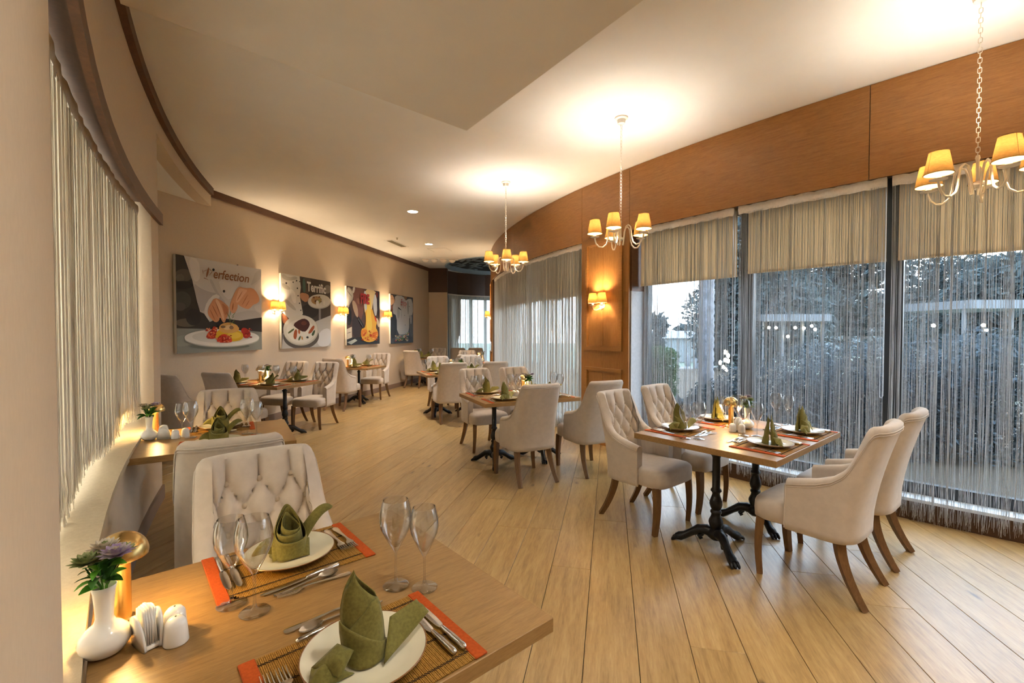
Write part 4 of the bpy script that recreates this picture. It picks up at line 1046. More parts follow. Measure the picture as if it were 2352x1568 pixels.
lb_ = empty('lamp_bank', (-2.0, 12.5, ZC-.001), .12); tag(lb_, 'bank of four glass ceiling lamps before the round recess', 'ceiling lamp')
mb = MB(); mb.box((0, 0, -.012), (1.05, .30, .022), None, .004); mb.build('plate', M['ceiling'], lb_)
for k in range(4): mb = MB(); mb.lathe([(.05, -.022), (.085, -.03), (.09, -.055), (.07, -.09), (.035, -.115), (0, -.12)], 20, (-.36+.24*k, 0, 0)); mb.build('glass_shade', mat('frosted_shade', (.85,.76,.66,1), .35), lb_)
# ------------------------------------------------------------------ printed canvases on the picture wall
import numpy as np
def homography(q):                                              # quad (tl, tr, br, bl) in sketch units -> unit square
    src = q; dst = [(0,1),(1,1),(1,0),(0,0)]; A = []; B = []
    for (x, y), (u, v) in zip(src, dst):
        A += [[x, y, 1, 0, 0, 0, -u*x, -u*y], [0, 0, 0, x, y, 1, -v*x, -v*y]]; B += [u, v]
    h = np.linalg.solve(np.array(A, float), np.array(B, float)); Hm = np.append(h, 1).reshape(3, 3)
    def f(x, y): w = Hm @ np.array([x, y, 1.]); return (min(1, max(0, w[0]/w[2])), min(1, max(0, w[1]/w[2])))
    return f
def smooth_poly(P, it=2):
    for _ in range(it):
        Q = []
        for a, b_ in zip(P, P[1:]+P[:1]): Q += [(a[0]*.75+b_[0]*.25, a[1]*.75+b_[1]*.25), (a[0]*.25+b_[0]*.75, a[1]*.25+b_[1]*.75)]
        P = Q
    return P
def ell(cx, cy, rx, ry, n=40): return [(cx+rx*math.cos(6.2832*i/n), cy+ry*math.sin(6.2832*i/n)) for i in range(n)]
def stroke(p, q, w):
    d = Vector((q[0]-p[0], q[1]-p[1])); n = Vector((-d.y, d.x)).normalized()*w; return [(p[0]+n.x*.4, p[1]+n.y*.4), ((p[0]+q[0])/2+n.x, (p[1]+q[1])/2+n.y), (q[0], q[1]), ((p[0]+q[0])/2-n.x, (p[1]+q[1])/2-n.y), (p[0]-n.x*.4, p[1]-n.y*.4)]
def text_mesh(body, shear=0., bold=0.):
    cu = bpy.data.curves.new('lettering', 'FONT'); cu.body = body; cu.shear = shear; cu.offset = bold; cu.resolution_u = 4
    o = bpy.data.objects.new('lettering_tmp', cu); COL.objects.link(o); bpy.context.view_layer.update()
    me = bpy.data.meshes.new_from_object(o.evaluated_get(bpy.context.evaluated_depsgraph_get())); V = [tuple(v.co) for v in me.vertices]; F_ = [tuple(p.vertices) for p in me.polygons]
    bpy.data.objects.remove(o); bpy.data.meshes.remove(me); return V, F_
def picture(px0, px1, ytl, ybl, quad, layers, texts, label, name='canvas_picture', off=.055):
    t0, t1 = on_wall(px0, off), on_wall(px1, off); Y0 = wpt(t0, off).y
    zt, zb = CH + (761-ytl)/1045.33*Y0, CH + (761-ybl)/1045.33*Y0
    c = wpt((t0+t1)/2, 0, 0); root = empty(name, (c.x, c.y, (zt+zb)/2), math.atan2(-WN.x, WN.y)); tag(root, label, 'picture')
    w, h = t1-t0, zt-zb                                          # local x runs along the wall (away from camera): flip sign
    def loc(u, v, k): return Vector((-(u-.5)*w if False else (u-.5)*w*SGN, off + .0004*k, (v-.5)*h))
    mb = MB(); mb.box((0, off/2+.006, 0), (w, off-.012, h), None, .002); mb.build('canvas', M['canvas'], root, False)
    Hf = homography(quad); mb = MB(); mats = []; k = 1
    mb.add([loc(0,0,.2), loc(1,0,.2), loc(1,1,.2), loc(0,1,.2)], [(0,1,2,3)], 0); mats.append(solid(layers[0]))
    def mi(hx):
        m = solid(hx)
        if m not in mats: mats.append(m)
        return mats.index(m)
    for (hx, P, it) in layers[1:]:
        Q = smooth_poly(list(P), it) if it else list(P); mb.add([loc(*Hf(x, y), k) for x, y in Q], [tuple(range(len(Q)))], mi(hx)); k += 1
    mb.build('print', mats, root, False, raw=True)
    for (body, hx, (tl, tr, br, bl), sh, bo) in texts:
        V, F_ = text_mesh(body, sh, bo); xs = [v[0] for v in V]; ys = [v[1] for v in V]; x0, x1, y0, y1 = min(xs), max(xs), min(ys), max(ys); mb = MB(); P = []
        for v in V:
            s_, t_ = (v[0]-x0)/(x1-x0), (v[1]-y0)/(y1-y0)
            x = (bl[0]*(1-s_)+br[0]*s_)*(1-t_)+(tl[0]*(1-s_)+tr[0]*s_)*t_; y = (bl[1]*(1-s_)+br[1]*s_)*(1-t_)+(tl[1]*(1-s_)+tr[1]*s_)*t_
            P.append(loc(*Hf(x, y), k+1))
        mb.add(P, F_); mb.build('lettering', solid(hx), root, False, raw=True)
    return root
# which way local +x of a wall-mounted empty runs
SGN = 1 if (Matrix.Rotation(math.atan2(-WN.x, WN.y), 3, 'Z') @ Vector((1,0,0))).dot(WD) > 0 else -1
rp = random.Random(11)
def specks(cols, n, box, r0, r1):
    out = []
    for i in range(n): x, y, r = rp.uniform(box[0], box[2]), rp.uniform(box[1], box[3]), rp.uniform(r0, r1); out.append((rp.choice(cols), ell(x, y, r, r*rp.uniform(.5, .9), 8), 0))
    return out
P1 = ['#39332c',
 ('#5d554a', ell(200, 380, 130, 90), 0), ('#6b6256', ell(150, 420, 60, 60), 0), ('#2b2621', ell(180, 520, 150, 60), 0), ('#4a4840', ell(170, 740, 130, 130), 0), ('#57524a', ell(140, 830, 80, 60), 0), ('#6a6052', ell(230, 1060, 160, 60), 0), ('#2e2a26', ell(330, 980, 110, 120), 0),
 ('#8f9188', [(88,1140),(640,1150),(1312,1190),(1312,1450),(60,1515),(60,1140)], 0), ('#9b9d93', [(60,1230),(500,1240),(420,1330),(200,1400),(60,1400)], 2),
 ('#cbc5c0', [(205,90),(1316,292),(1312,1000),(1180,1020),(1000,1030),(700,990),(560,1050),(480,930),(425,905),(385,760),(320,450)], 0),
 ('#b4adab', [(330,480),(420,560),(560,620),(690,640),(560,740),(500,880),(430,905),(385,760)], 1), ('#d9d4d0', [(260,110),(420,150),(440,420),(380,480),(330,440)], 1), ('#bab4b2', [(560,440),(600,430),(690,640),(800,780),(760,800),(640,620)], 1), ('#d8d3d0', [(690,420),(1010,420),(990,540),(860,760),(740,640)], 1), ('#bdb7b3', [(1230,330),(1316,300),(1316,420),(1250,470),(1150,540),(1190,440)], 1), ('#bfb9b4', [(900,930),(1180,870),(1300,940),(1300,1000),(1000,1028),(880,1000)], 1),
 ('#2e2927', [(640,1070),(800,1010),(1000,1030),(1312,985),(1312,1195),(980,1165),(700,1150)], 0),
 ('#ddd7d1', [(478,900),(520,760),(640,640),(730,690),(620,740),(540,830),(520,900),(565,1045),(500,965)], 1), ('#d6cfc9', [(1316,440),(1185,560),(1275,690),(1300,790),(1195,820),(1225,890),(1312,925)], 1),
 ('#d99f78', [(985,538),(1070,565),(1185,558),(1255,640),(1288,740),(1240,790),(1190,800),(1130,866),(1085,862),(1050,850),(1000,825),(962,790),(962,860),(910,935),(855,905),(843,830),(880,720),(930,610)], 1),
 ('#e6b590', [(990,560),(1060,580),(1120,590),(1040,680),(970,780),(930,760),(960,660)], 2), ('#b8774f', stroke((1035,610),(940,770),7), 1), ('#b8774f', stroke((1110,660),(1012,830),7), 1), ('#b8774f', stroke((1135,735),(1065,850),6), 1), ('#a5623c', stroke((900,780),(880,900),9), 1),
 ('#d6966c', [(628,700),(720,735),(800,800),(838,850),(820,960),(792,1000),(772,1062),(738,1052),(700,965),(695,1030),(640,1062),(580,1012),(525,940),(540,850),(570,790)], 1),
 ('#e8b890', [(640,715),(690,740),(740,860),(770,1010),(750,1030),(700,920),(650,790)], 2), ('#ad6a45', stroke((640,760),(735,1010),8), 1), ('#ad6a45', stroke((595,810),(685,1000),8), 1), ('#ad6a45', stroke((560,870),(640,1045),7), 1), ('#c47e56', [(730,770),(820,850),(812,930),(775,960),(745,860)], 1),
 ('#6f7268', ell(690, 1395, 430, 42), 0), ('#b7b5ab', ell(722, 1290, 538, 122), 0), ('#e6e2da', ell(722, 1275, 538, 122), 0), ('#d5d1c8', ell(715, 1262, 420, 88), 0),
 ('#c23a22', [(488,1285),(515,1210),(585,1150),(605,1108),(655,1125),(650,1235),(625,1295)], 1), ('#b93224', [(995,1185),(1015,1130),(1090,1140),(1148,1222),(1105,1282),(1035,1285)], 1),
 ('#dfb42a', [(625,1270),(645,1185),(720,1150),(900,1150),(1020,1200),(1033,1280),(965,1325),(780,1335),(640,1315)], 1), ('#ecc94a', ell(900, 1240, 100, 50), 0),
 ('#d8a55c', [(675,1135),(715,1075),(830,1052),(930,1080),(985,1160),(905,1205),(780,1212),(695,1185)], 1), ('#e6c48c', [(730,1130),(810,1090),(900,1100),(880,1150),(780,1170)], 1), ('#8a6a48', ell(740, 1120, 35, 18), 0), ('#93724e', ell(860, 1130, 30, 26), 0),
 ('#d23c20', [(640,1345),(658,1275),(738,1213),(832,1250),(872,1312),(852,1348)], 1)]
P1 += specks(['#e8683a','#a82418','#f0a070'], 26, (500,1140,640,1285), 8, 20) + specks(['#e8683a','#a82418','#f0a070'], 26, (665,1245,845,1340), 8, 20) + specks(['#d85a34','#8f2018'], 14, (1020,1145,1130,1270), 8, 18)
P1 += [('#5f7d40', stroke(p, q, 5), 1) for p, q in (((825,1110),(800,880)), ((830,1080),(900,1000)), ((835,1030),(760,890)), ((840,980),(910,900)), ((840,1060),(905,1090)), ((830,960),(820,880)), ((845,1000),(880,960)))]
P1 += [('#2a2524', ell(590, 302, 18, 20, 16), 0), ('#2a2524', ell(736, 610, 17, 20, 16), 0), ('#2a2524', ell(940, 230, 13, 9, 16), 0), ('#6b4a38', ell(868, 408, 9, 11, 12), 0)]
P1 += [('#8a5a3a', stroke((505,300),(430,330),4), 1), ('#8a5a3a', stroke((430,300),(440,370),4), 1), ('#8a5a3a', stroke((520,270),(480,430),17), 1), ('#8a5a3a', stroke((520,285),(575,330),5), 1), ('#8a5a3a', stroke((575,320),(520,390),5), 1), ('#8a5a3a', stroke((480,430),(440,420),6), 1), ('#8a5a3a', stroke((445,415),(525,455),4), 1)]
picture(406, 601, 584, 812.5, [(88,75),(1315,295),(1305,1445),(88,1505)], P1, [('erfection', '#8a5a3a', ((585,285),(1100,368),(1100,490),(585,424)), .22, .012)], 'largest canvas picture, of hands plating food in a white coat')
P2 = ['#463c34',
 ('#5c5148', ell(1960, 520, 60, 120), 0), ('#2f2924', ell(1990, 900, 130, 100), 0), ('#7d756c', ell(2250, 590, 50, 60), 0), ('#4f6a60', [(1895,430),(1935,440),(1940,640),(1890,620)], 1),
 ('#bdbab4', [(2080,1045),(2296,962),(2296,1410),(1580,1438),(1600,1210)], 0), ('#d6d6d6', [(2120,1180),(2296,1130),(2296,1405),(2080,1412)], 2), ('#5b534a', ell(1860, 1255, 258, 185), 0),
 ('#d5cfc4', [(1588,350),(1852,398),(1868,560),(1850,680),(1892,930),(1880,955),(1700,1010),(1588,900)], 0), ('#b9b2a5', [(1600,480),(1720,560),(1700,600),(1600,560)], 1), ('#b9b2a5', [(1640,700),(1800,860),(1780,900),(1640,780)], 1), ('#b3ab9e', [(1600,360),(1700,420),(1800,400),(1830,440),(1700,470),(1600,430)], 1), ('#e6e1d8', [(1700,560),(1790,620),(1800,800),(1740,760)], 2),
 ('#ba8b69', [(1850,630),(1960,648),(1988,695),(1945,785),(1855,722)], 1), ('#8c8580', [(2118,850),(2148,850),(2146,1020),(2116,1025)], 0), ('#b5afa4', ell(2128, 768, 165, 100), 0), ('#d6d1c5', ell(2125, 757, 160, 96), 0), ('#b58f5a', ell(2085, 745, 75, 58), 0),
 ('#b5724b', [(1588,915),(1650,958),(1692,1052),(1640,1085),(1588,1055)], 1), ('#b9b2a2', ell(1855, 1172, 252, 218), 0), ('#d3cdbf', ell(1848, 1160, 246, 208), 0), ('#ded9cd', ell(1848, 1180, 200, 165), 0),
 ('#4a231c', [(1738,1085),(1850,1010),(1930,1003),(1992,1070),(1962,1150),(1902,1205),(1790,1142)], 1), ('#6b3526', ell(1900, 1070, 40, 30), 0),
 ('#a9552d', [(1742,1255),(1765,1158),(1806,1160),(1792,1290),(1760,1302)], 1), ('#a9552d', [(1955,1205),(2030,1098),(2058,1120),(2012,1205),(1970,1225)], 1), ('#b8683a', [(1812,1160),(1845,1165),(1842,1225),(1815,1220)], 1), ('#4d5a34', [(1658,1205),(1750,1138),(1762,1160),(1682,1220)], 1), ('#44583a', [(1998,1242),(2042,1165),(2062,1180),(2032,1258)], 1), ('#5a6a44', [(1808,1305),(1840,1245),(1856,1260),(1828,1322)], 1), ('#c08a4a', [(1855,1255),(1875,1260),(1885,1310),(1862,1305)], 1), ('#3a3a34', ell(1945, 1272, 18, 14, 12), 0)]
P2 += specks(['#5a3a28','#7a5236','#8a9a5a'], 18, (2030,690,2150,770), 8, 18) + [('#e0dccf', ell(2090, 785, 22, 40, 16), 0), ('#e0dccf', ell(2185, 780, 18, 34, 16), 0)]
P2 += [('#2a2724', ell(x, y, r, r*1.2, 12), 0) for x, y, r in ((1648,498,12),(1746,485,9),(1795,465,10),(1838,478,7),(1805,572,10),(1812,678,9),(1830,785,9),(1848,885,8))]
picture(647, 760, 627, 801, [(1590,352),(2293,485),(2290,1405),(1583,1435)], P2, [('Terrific', '#dcd8d2', ((1940,472),(2212,530),(2212,660),(1940,615)), 0, .03)], 'canvas picture of a white-coated cook holding two plates')
P3 = ['#54403a',
 ('#6e4a3e', ell(420, 300, 160, 130), 0), ('#30343a', [(140,1330),(890,1300),(890,1480),(140,1520)], 0), ('#22262c', [(150,640),(260,640),(260,1040),(150,1060)], 1), ('#3e3638', [(270,800),(480,900),(470,1300),(280,1360)], 1),
 ('#bbb3a7', [(150,160),(300,240),(312,440),(230,560),(190,675),(150,600)], 1), ('#8d867c', stroke((170,260),(290,420),14), 1), ('#8d867c', stroke((220,180),(300,300),10), 1), ('#7b5044', [(330,185),(560,220),(545,700),(450,1010),(300,700),(310,400)], 1), ('#cfcac2', [(300,170),(360,185),(320,330),(290,300)], 1), ('#8f6455', [(360,420),(520,460),(500,600),(400,560)], 2),
 ('#baa086', [(270,500),(330,480),(400,640),(412,860),(370,870),(300,700)], 1), ('#c9c0b0', [(150,1140),(262,1085),(262,1330),(150,1375)], 0), ('#4a4642', stroke((150,1235),(262,1200),7), 0), ('#a9b0a8', [(150,1440),(330,1360),(380,1400),(240,1490)], 0),
 ('#28222a', [(820,265),(902,280),(895,900),(850,820)], 0), ('#7a2a22', [(826,290),(860,300),(850,420),(828,400)], 1), ('#c6c5c4', [(730,380),(832,330),(838,825),(768,832)], 1), ('#d8c3a4', [(800,880),(860,900),(890,1080),(850,1100)], 1),
 ('#e2c892', [(545,215),(830,255),(760,400),(720,700),(700,800),(560,800),(540,600)], 1), ('#c8d0d4', [(540,240),(600,300),(620,700),(550,690)], 2), ('#e3ab42', [(560,700),(720,650),(765,830),(832,980),(792,1100),(842,1180),(852,1300),(765,1412),(620,1445),(500,1392),(458,1280),(468,1140),(560,1100),(580,900)], 1), ('#e9c658', [(610,420),(700,430),(690,760),(725,1100),(640,1300),(585,1100),(600,760)], 2), ('#dd8430', [(470,1150),(600,1140),(600,1240),(500,1330),(462,1270)], 1), ('#d9782c', [(720,1210),(842,1190),(845,1300),(760,1400),(690,1340)], 1), ('#d5522a', [(760,830),(800,860),(830,980),(790,960)], 1),
 ('#2b2a2d', [(388,880),(418,848),(555,1088),(508,1128)], 0), ('#8a8a8c', stroke((400,900),(515,1110),5), 0)]
P3 += specks(['#c8521e','#f0b860','#b8401c'], 30, (480,1180,830,1400), 9, 26)
picture(796.5, 872, 656, 793, [(158,150),(900,275),(888,1470),(148,1510)], P3, [('FIRE', '#a8302f', ((452,318),(652,345),(652,578),(452,552)), 0, .05)], 'canvas picture of a cook with a flaming pan')
P4 = ['#3d434c',
 ('#22272e', [(1150,760),(1290,800),(1290,1260),(1150,1380)], 1), ('#565c64', [(1580,820),(1660,820),(1660,1300),(1580,1280)], 1), ('#bac0c6', [(1250,355),(1440,378),(1490,485),(1560,428),(1642,450),(1652,805),(1572,805),(1560,1185),(1480,1262),(1290,1240),(1290,820),(1195,760),(1210,560),(1255,505)], 1), ('#9aa2aa', stroke((1390,700),(1392,920),6), 0), ('#a3abb3', [(1300,600),(1360,700),(1340,900),(1300,860)], 1), ('#8b939c', [(1520,500),(1556,470),(1556,800),(1530,760)], 1),
 ('#c9a284', [(1148,328),(1218,375),(1252,500),(1205,562),(1150,600)], 1), ('#a97f60', stroke((1160,430),(1230,450),6), 0), ('#7a5040', [(1160,600),(1200,570),(1205,740),(1160,720)], 1), ('#8a6a56', [(1440,372),(1525,395),(1490,482)], 0), ('#1e2228', [(1315,615),(1395,690),(1380,695),(1325,660)], 0), ('#4a525c', [(1572,810),(1600,1005),(1620,1005),(1650,810)], 1), ('#c3c8ce', [(1590,800),(1618,805),(1612,1010),(1594,1000)], 1),
 ('#2b333d', [(1205,1420),(1560,1268),(1605,1352),(1230,1445)], 0), ('#6d7a80', [(1215,1400),(1290,1255),(1520,1235),(1565,1275)], 1)]
P4 += specks(['#b8404a','#d8d0b0','#6a9a5a','#d89a50','#e8e4d8','#4f7a48'], 80, (1235,1265,1530,1395), 8, 17) + specks(['#b8404a','#6a9a5a','#d8d0b0'], 16, (1440,1195,1540,1270), 8, 15)
P4 += [('#5c646e', ell(x, y, 8, 10, 10), 0) for x, y in ((1432,812),(1538,825),(1440,1030),(1535,1048),(1535,610))]
picture(897, 949, 674.5, 789.5, [(1150,325),(1655,410),(1655,1430),(1145,1465)], P4, [('Enjoy', '#b22c38', ((1345,440),(1485,475),(1485,668),(1345,625)), .3, .0)], 'farthest canvas picture, of a white-coated cook with a vegetable tray')
# ------------------------------------------------------------------ the garden outside
GR = noisy('garden_soil', (.03,.04,.025,1), (.05,.06,.035,1), 2, .9); GRASS = noisy('far_ground', (.10,.13,.10,1), (.14,.17,.13,1), .3, .9)
mb = MB(); mb.arcwall(RW-.36, RW-5.2, 0, 70, -.9, -.12, 2.0); g = mb.build('garden_bed', GR, None, True); tag(g, 'planted garden bed outside the window wall', kind='structure')
mb = MB(); mb.box((60, 70, -3.75), (260, 260, .2)); g = mb.build('lower_ground', GRASS, None, False); tag(g, 'lower hotel grounds beyond the garden', kind='structure')
DK = mat('pale_deck', (.12,.13,.145,1), .7); mb = MB(); mb.add([(10.5, 30, -3.6), (26, 30, -3.6), (30, 66, -3.6), (19, 66, -3.6)], [(0,1,2,3)]); g = mb.build('pool_deck', DK, None, False); tag(g, 'pale pool deck far below the garden', kind='structure')
def leafmat(n, a, b_):
    m = cloth_translucent(n, a, b_, .3); v = coords(m, (1,1,1), False); no = N(m, 'ShaderNodeTexNoise', Scale=1.3, Detail=3.0); L(m, v, no.inputs['Vector'])
    d = [x for x in m.node_tree.nodes if x.type == 'BSDF_DIFFUSE'][0]; L(m, ramp(m, no.outputs['Fac'], [(.35, (a[0]*.55, a[1]*.55, a[2]*.6, 1)), (.65, a)]), d.inputs['Color']); return m
LM = {'pine': leafmat('pine_needles', (.085,.108,.112,1), (.055,.07,.068,1)), 'blue': leafmat('blue_conifer', (.11,.14,.155,1), (.075,.09,.10,1)), 'green': leafmat('hedge_leaf', (.04,.09,.03,1), (.045,.10,.03,1)), 'dark': leafmat('dark_shrub', (.065,.085,.088,1), (.045,.057,.057,1))}
BARK = noisy('bark', (.10,.085,.075,1), (.16,.14,.125,1), 8, .9, .4, dist=.02)
def leaves(blobs, n, size, m, seed, long=1.6):
    rs = random.Random(seed); vs = []; fs = []
    for i in range(n):
        (cx, cy, cz, rx, ry, rz) = rs.choice(blobs); a = rs.random()*6.283; u = rs.uniform(-1, 1); k = rs.random()**.25; q = math.sqrt(1-u*u)
        c = Vector((cx+rx*k*q*math.cos(a), cy+ry*k*q*math.sin(a), cz+rz*k*u)); d = Vector((rs.gauss(0,1), rs.gauss(0,1), rs.gauss(0,.7))).normalized(); e = d.cross(Vector((rs.gauss(0,1), rs.gauss(0,1), rs.gauss(0,1)))).normalized(); s_ = size*rs.uniform(.6, 1.4)
        b0 = len(vs); vs += [c-d*s_*long, c+e*s_*.5, c+d*s_*long, c-e*s_*.5]; fs.append((b0, b0+1, b0+2, b0+3))
    me = bpy.data.meshes.new('foliage'); me.from_pydata([tuple(v) for v in vs], [], fs); me.materials.append(m); me.update(); return me
def plant(name, x, y, z, blobs, n, size, m, seed, label, cat, trunk=None, group=None):
    root = empty(name, (x, y, z)); tag(root, label, cat, group)
    obj('foliage', leaves(blobs, n, size, m, seed), root)['kind'] = 'stuff'
    mb = MB(); mb.tube(trunk or [(0,0,-.1), (0,0,.6)], [t[3] if len(t) > 3 else .04 for t in trunk] if trunk and len(trunk[0]) > 3 else .04, 8) if not trunk or len(trunk[0]) < 4 else mb.tube([t[:3] for t in trunk], [t[3] for t in trunk], 8)
    mb.build('trunk', BARK, root); return root
def ray(px, Y, z=0): return ((px-1176)/1045.33*Y, Y, z)
def zpx(py, Y): return CH + (761-py)/1045.33*Y
sh = [(1720, 6.6, .65, 'dark'), (1790, 6.0, .8, 'blue'), (1860, 6.8, 1.0, 'blue'), (1930, 5.9, 1.05, 'blue'), (1990, 6.6, 1.1, 'dark'), (2060, 5.6, 1.1, 'blue'), (2130, 6.2, 1.2, 'dark'), (2200, 5.4, 1.15, 'blue'), (2280, 5.8, 1.2, 'blue'), (2360, 5.2, 1.2, 'dark'), (1650, 7.4, .45, 'dark')]
wh = ['by the palm trunk', 'beneath the string of lights', 'under the white pergola lamps', 'in the middle of the right garden window', 'left of the dark window post', 'behind the dark window post', 'right of the dark window post', 'behind the rear right chair', 'below the white pergola roof', 'right of the rear chairs', 'beside the pale deck']
for i, ((px, Y, h, k), w) in enumerate(zip(sh, wh)):
    x, y, z = ray(px, Y, -.12); bl = [(random.uniform(-.25,.25), random.uniform(-.25,.25), h*q, .55, .5, .42) for q in (.2, .5, .8, 1.05)]
    plant('garden_shrub', x, y, z, bl, 3600, .026, LM[k], 20+i, 'feathery %s shrub %s' % ('blue-green' if k == 'blue' else 'dark green', w), 'shrub', None, 'shrubs in the garden bed')
x, y, z = ray(1512, 9.6, -.12); plant('clipped_hedge', x, y, z, [(0, 0, .1+.25*i, .42, .42, .22) for i in range(5)], 5200, .03, LM['green'], 50, 'bright green clipped hedge left in the first garden window', 'hedge')
# palm with ringed trunk
pr = empty('palm_tree', ray(1622, 8.2, -.5)); tag(pr, 'ringed palm trunk in the first garden window', 'palm')
mb = MB(); P = []; R = []
for i in range(90): P.append((0, 0, i*.06)); R.append(.125+.012*(i % 2)+.004*math.sin(i*1.3))
mb.tube(P, R, 12); mb.build('trunk', noisy('palm_bark', (.16,.16,.17,1), (.26,.26,.28,1), 12, .9, .5, dist=.02), pr)
for k in range(12):
    a = k*.5236; mb = MB(); G = []
    for i in range(13):
        t = i/12; r = .1+2.0*t; zz = 5.3+.9*math.sin(t*2.2)-1.1*t*t; c = Vector((r*math.cos(a), r*math.sin(a), zz)); w = .22*math.sin(math.pi*(t*.9+.08)); e = Vector((-math.sin(a), math.cos(a), 0)); G.append([c-e*w-Vector((0,0,w*.5)), c, c+e*w-Vector((0,0,w*.5))])
    mb.grid(G); mb.build('frond', LM['green'], pr)
x, y, z = ray(1600, 7.4, -.12); plant('agave', x, y, z, [(0, 0, .28, .45, .4, .25)], 500, .11, LM['blue'], 61, 'spiky pale shrub at the foot of the palm', 'shrub', [(0,0,-.1,.05), (0,0,.3,.04)])
def tree(px, Y, zb, zt, w, m, seed, label, nb=9, n=4200, size=.28):
    x, y, z = ray(px, Y, zb); rs = random.Random(seed); H_ = zt-zb; bl = [(rs.uniform(-w,w)*.62, rs.uniform(-w,w)*.5, H_*rs.uniform(.45, .9), w*rs.uniform(.35,.55), w*rs.uniform(.35,.5), H_*rs.uniform(.12,.2)) for _ in range(nb)]
    return plant('garden_tree', x, y, zb, bl, n, size, LM[m], seed, label, 'tree', [(0,0,0,w*.07), (w*.03,0,H_*.3,w*.05), (0,w*.02,H_*.7,w*.03)], 'trees beyond the garden')
tree(1745, 21, -3.6, 7.2, 3.4, 'pine', 71, 'broad pine canopy filling the middle garden window', 14, 15000, .11)
tree(1850, 27, -3.6, 7.4, 4.0, 'pine', 72, 'second pine canopy behind the white lamps', 12, 13000, .13)
tree(1700, 17, -3.6, 6.0, 1.5, 'dark', 73, 'dark tree just right of the palm trunk', 9, 7000, .10)
tree(2140, 46, -3.6, 7.5, 6.2, 'pine', 74, 'rounded tree left in the tree line over the white roof', 12, 10000, .16)
tree(2235, 31, -3.6, 6.8, 4.8, 'pine', 75, 'tallest rounded tree above the white roof', 12, 10000, .16)
tree(2365, 21.5, -3.6, 5.1, 3.2, 'pine', 76, 'rounded tree at the right end of the tree line', 12, 10000, .16)
tree(1940, 62, -3.6, 8.6, 7.4, 'dark', 77, 'dark tree behind the tiered conifer', 10, 8000, .17)
tree(2045, 80, -3.6, 9.0, 8.0, 'dark', 78, 'dark tree behind the dark window post', 10, 8000, .17)
tree(1500, 60, -3.6, 3.6, 2.0, 'dark', 79, 'small far tree at the left edge of the garden window', 6, 1200, .4)
tree(1600, 96, -3.6, 2.6, 5., 'dark', 80, 'far bush row behind the grey roof', 8, 1500, .5)
# wooded ridge that closes the view behind the trees
rh = random.Random(31); mb = MB(); G = []
for i in range(61):
    px = lerp(1560, 2700, i/60); top = interp([(1560, 775), (1640, 735), (1720, 700), (1900, 690), (2050, 680), (2150, 662), (2250, 640), (2400, 628), (2700, 620)], px); row = []
    for j in range(9):
        t = j/8; Y = lerp(96, 135, t); z = lerp(-4.5, zpx(top, 118), t**.6) + (rh.uniform(-.9, .9) if j else 0); row.append(Vector(((px-1176)/1045.33*Y + rh.uniform(-.6, .6), Y, z)))
    G.append(row)
mb.grid(G); o = mb.build('wooded_ridge', noisy('ridge_woods', (.035,.047,.049,1), (.085,.108,.112,1), .35, .9, .6, dist=1.0)); tag(o, 'wooded ridge closing the garden view', kind='structure')
def tiered(px, Y, zt, label, seed):
    root = empty('tiered_conifer', ray(px, Y, -3.6)); tag(root, label, 'tree', 'tiered conifers on the skyline'); rs = random.Random(seed); H_ = zt+3.6
    mb = MB(); mb.tube([(0,0,0), (0,0,H_*.6), (0,0,H_)], [.22, .13, .02], 8); mb.build('trunk', BARK, root)
    for i in range(13):
        t = i/12; z = H_*(.35+.63*t); r = 2.6*(1-t)+.25; mb = MB()
        for k in range(7):
            a = k*.8976+rs.random(); P = [(r*q*math.cos(a), r*q*math.sin(a), z-.10*r*q+.22*r*q*q) for q in (0, .3, .6, .85, 1)]; mb.tube(P, [.05, .07, .08, .06, .02], 5)
            for q in (.4, .6, .8):
                for s_ in (-1, 1): c = Vector((r*q*math.cos(a), r*q*math.sin(a), z-.1*r*q+.22*r*q*q)); e = Vector((math.cos(a+s_*.8), math.sin(a+s_*.8), .25)); mb.tube([c, c+e*r*.22], [.05, .02], 4)
        mb.build('branch_tier', LM['dark'], root)
tiered(1985, 25, 6.1, 'tiered conifer left of the dark window post', 1); tiered(2092, 36, 7.8, 'tiered conifer right of the dark window post', 2)
# white pergolas with hanging lamps
WP = mat('white_pergola_paint', (.10,.112,.125,1), .6); GB = mat('warm_garden_bulb', (1,1,1,1), .5, emit=(1,.8,.55,1), es=14)
def pergola(px0, px1, Y, zt, lab, bulbs, posts=4, zb=-3.6, RT=.24):
    x0, x1 = (px0-1176)/1045.33*Y, (px1-1176)/1045.33*Y; root = empty('garden_pergola', ((x0+x1)/2, Y, zb)); tag(root, lab, 'pergola', None); w = x1-x0; h = zt-zb
    mb = MB(); mb.box((0, 1.2, h-.12), (w, 3.0, RT)); mb.build('roof', WP, root, False)
    for k in range(posts): mb = MB(); mb.box((-w/2+.1+(w-.2)*k/(posts-1), 0, (h-.24)/2), (.07, .07, h-.24)); mb.build('post', WP, root, False)
    for k, (bx, bz) in enumerate(bulbs): mb = MB(); mb.lathe([(0, .05), (.045, .02), (.05, -.02), (.03, -.05), (0, -.06)], 10, ((bx-1176)/1045.33*Y-(x0+x1)/2, -.1, zpx(bz, Y)-zb)); mb.tube([((bx-1176)/1045.33*Y-(x0+x1)/2, -.1, zpx(bz, Y)-zb+.04), ((bx-1176)/1045.33*Y-(x0+x1)/2, -.1, h-.24)], .008, 4, mat=1); mb.build('hanging_bulb', [GB, M['frame']], root)
pergola(1745, 1895, 16, zpx(722, 16), 'small white pergola with hanging bulbs among the pines', [(1762,752),(1778,752),(1822,752),(1842,753),(1860,748),(1868,756),(1806,772)])
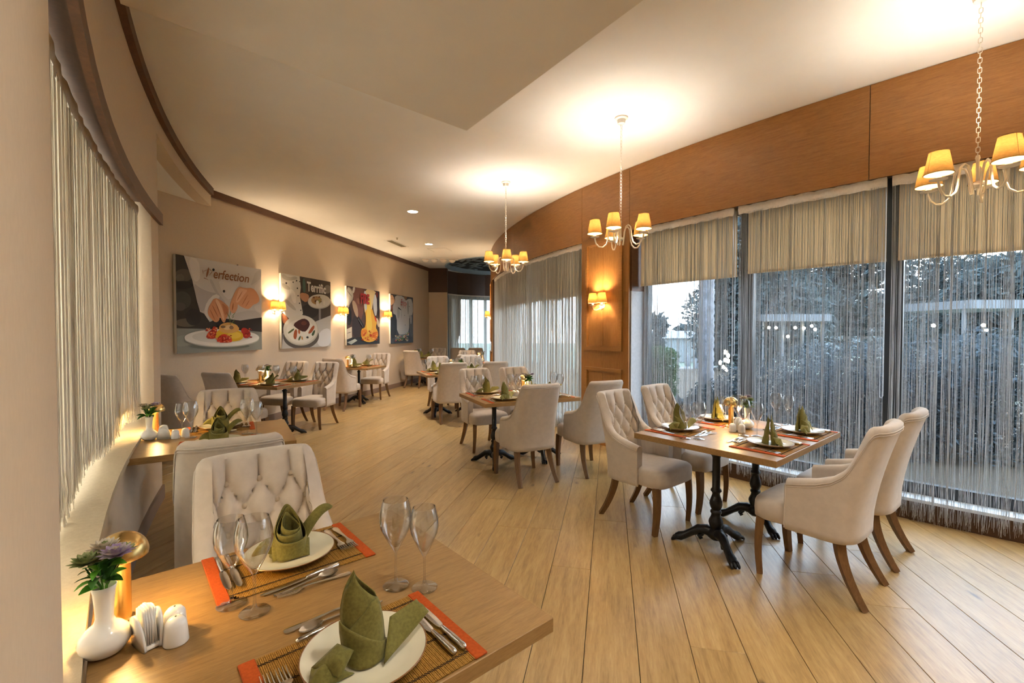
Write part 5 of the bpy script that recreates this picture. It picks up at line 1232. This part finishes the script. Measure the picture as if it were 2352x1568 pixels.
pergola(2205, 2440, 13, zpx(690, 13), 'white flat-roofed pergola at the right above the shrubs', [(2250,746),(2256,757),(2136,747)], 3)
pergola_bulbs = [(1666,808),(1673,816),(1667,826),(1655,832),(1673,828),(1662,843),(1669,848)]
bs = empty('bulb_string', ray(1664, 10, 0)); tag(bs, 'cluster of warm garden bulbs beside the first window post', 'light string')
for k, (bx, bz) in enumerate(pergola_bulbs):
    mb = MB(); X = (bx-1664)/1045.33*10; Z = zpx(bz, 10); mb.lathe([(0, .05), (.03, .02), (.032, -.02), (.02, -.05), (0, -.055)], 10, (X, 0, Z)); mb.tube([(X, 0, Z+.04), (X*.6, 0, Z+.5), (0, 0, 3.2)], .004, 4, mat=1); mb.build('hanging_bulb', [GB, M['frame']], bs)
# far pavilion, closed parasols and loungers on the deck
pv = empty('far_pavilion', ray(1560, 78, -3.6)); tag(pv, 'long grey-roofed pavilion beyond the pool deck', 'pavilion'); RF = mat('grey_roof', (.22,.25,.28,1), .8)
mb = MB(); mb.add([(-7,-3,4.0),(9,-3,4.0),(9,4,4.0),(-7,4,4.0),(-5.5,.5,5.2),(7.5,.5,5.2)], [(0,1,5,4),(2,3,4,5),(1,2,5),(3,0,4),(0,3,2,1)]); mb.build('roof', RF, pv, False)
mb = MB(); mb.box((1, .5, 2), (15, 6, 4)); mb.build('wall', mat('pavilion_wall', (.16,.18,.19,1), .8), pv, False)
for i, (px, Y, lb) in enumerate(((1552, 58, 'left closed white parasol on the pool deck'), (1580, 57, 'middle closed white parasol on the pool deck'), (1599, 52, 'right closed white parasol beside the palm'))):
    root = empty('closed_parasol', ray(px, Y, -3.6)); tag(root, lb, 'parasol', 'closed parasols on the pool deck')
    mb = MB(); mb.lathe([(.035, 0), (.035, 1.0)], 8); mb.build('pole', WP, root); mb = MB(); mb.lathe([(.26, .75), (.32, .95), (.24, 1.6), (.10, 2.25), (0, 2.45)], 12); mb.build('canopy', WP, root)
for i, (px, Y, lb) in enumerate(((1543, 54, 'left white lounger on the pool deck'), (1566, 54, 'middle white lounger on the pool deck'), (1590, 53, 'right white lounger on the pool deck'))):
    root = empty('pool_lounger', ray(px, Y, -3.6), .3); tag(root, lb, 'lounger', 'loungers on the pool deck'); mb = MB(); mb.box((0, 0, .35), (.7, 1.4, .12), None, .03); mb.build('bed', WP, root); mb = MB(); mb.box((0, .85, .55), (.7, .6, .1), Matrix.Rotation(.7, 3, 'X'), .03); mb.build('headrest', WP, root)
    for sx in (-.3, .3):
        for sy in (-.6, .6): mb = MB(); mb.box((sx, sy, .15), (.06, .06, .3)); mb.build('leg', WP, root, False)
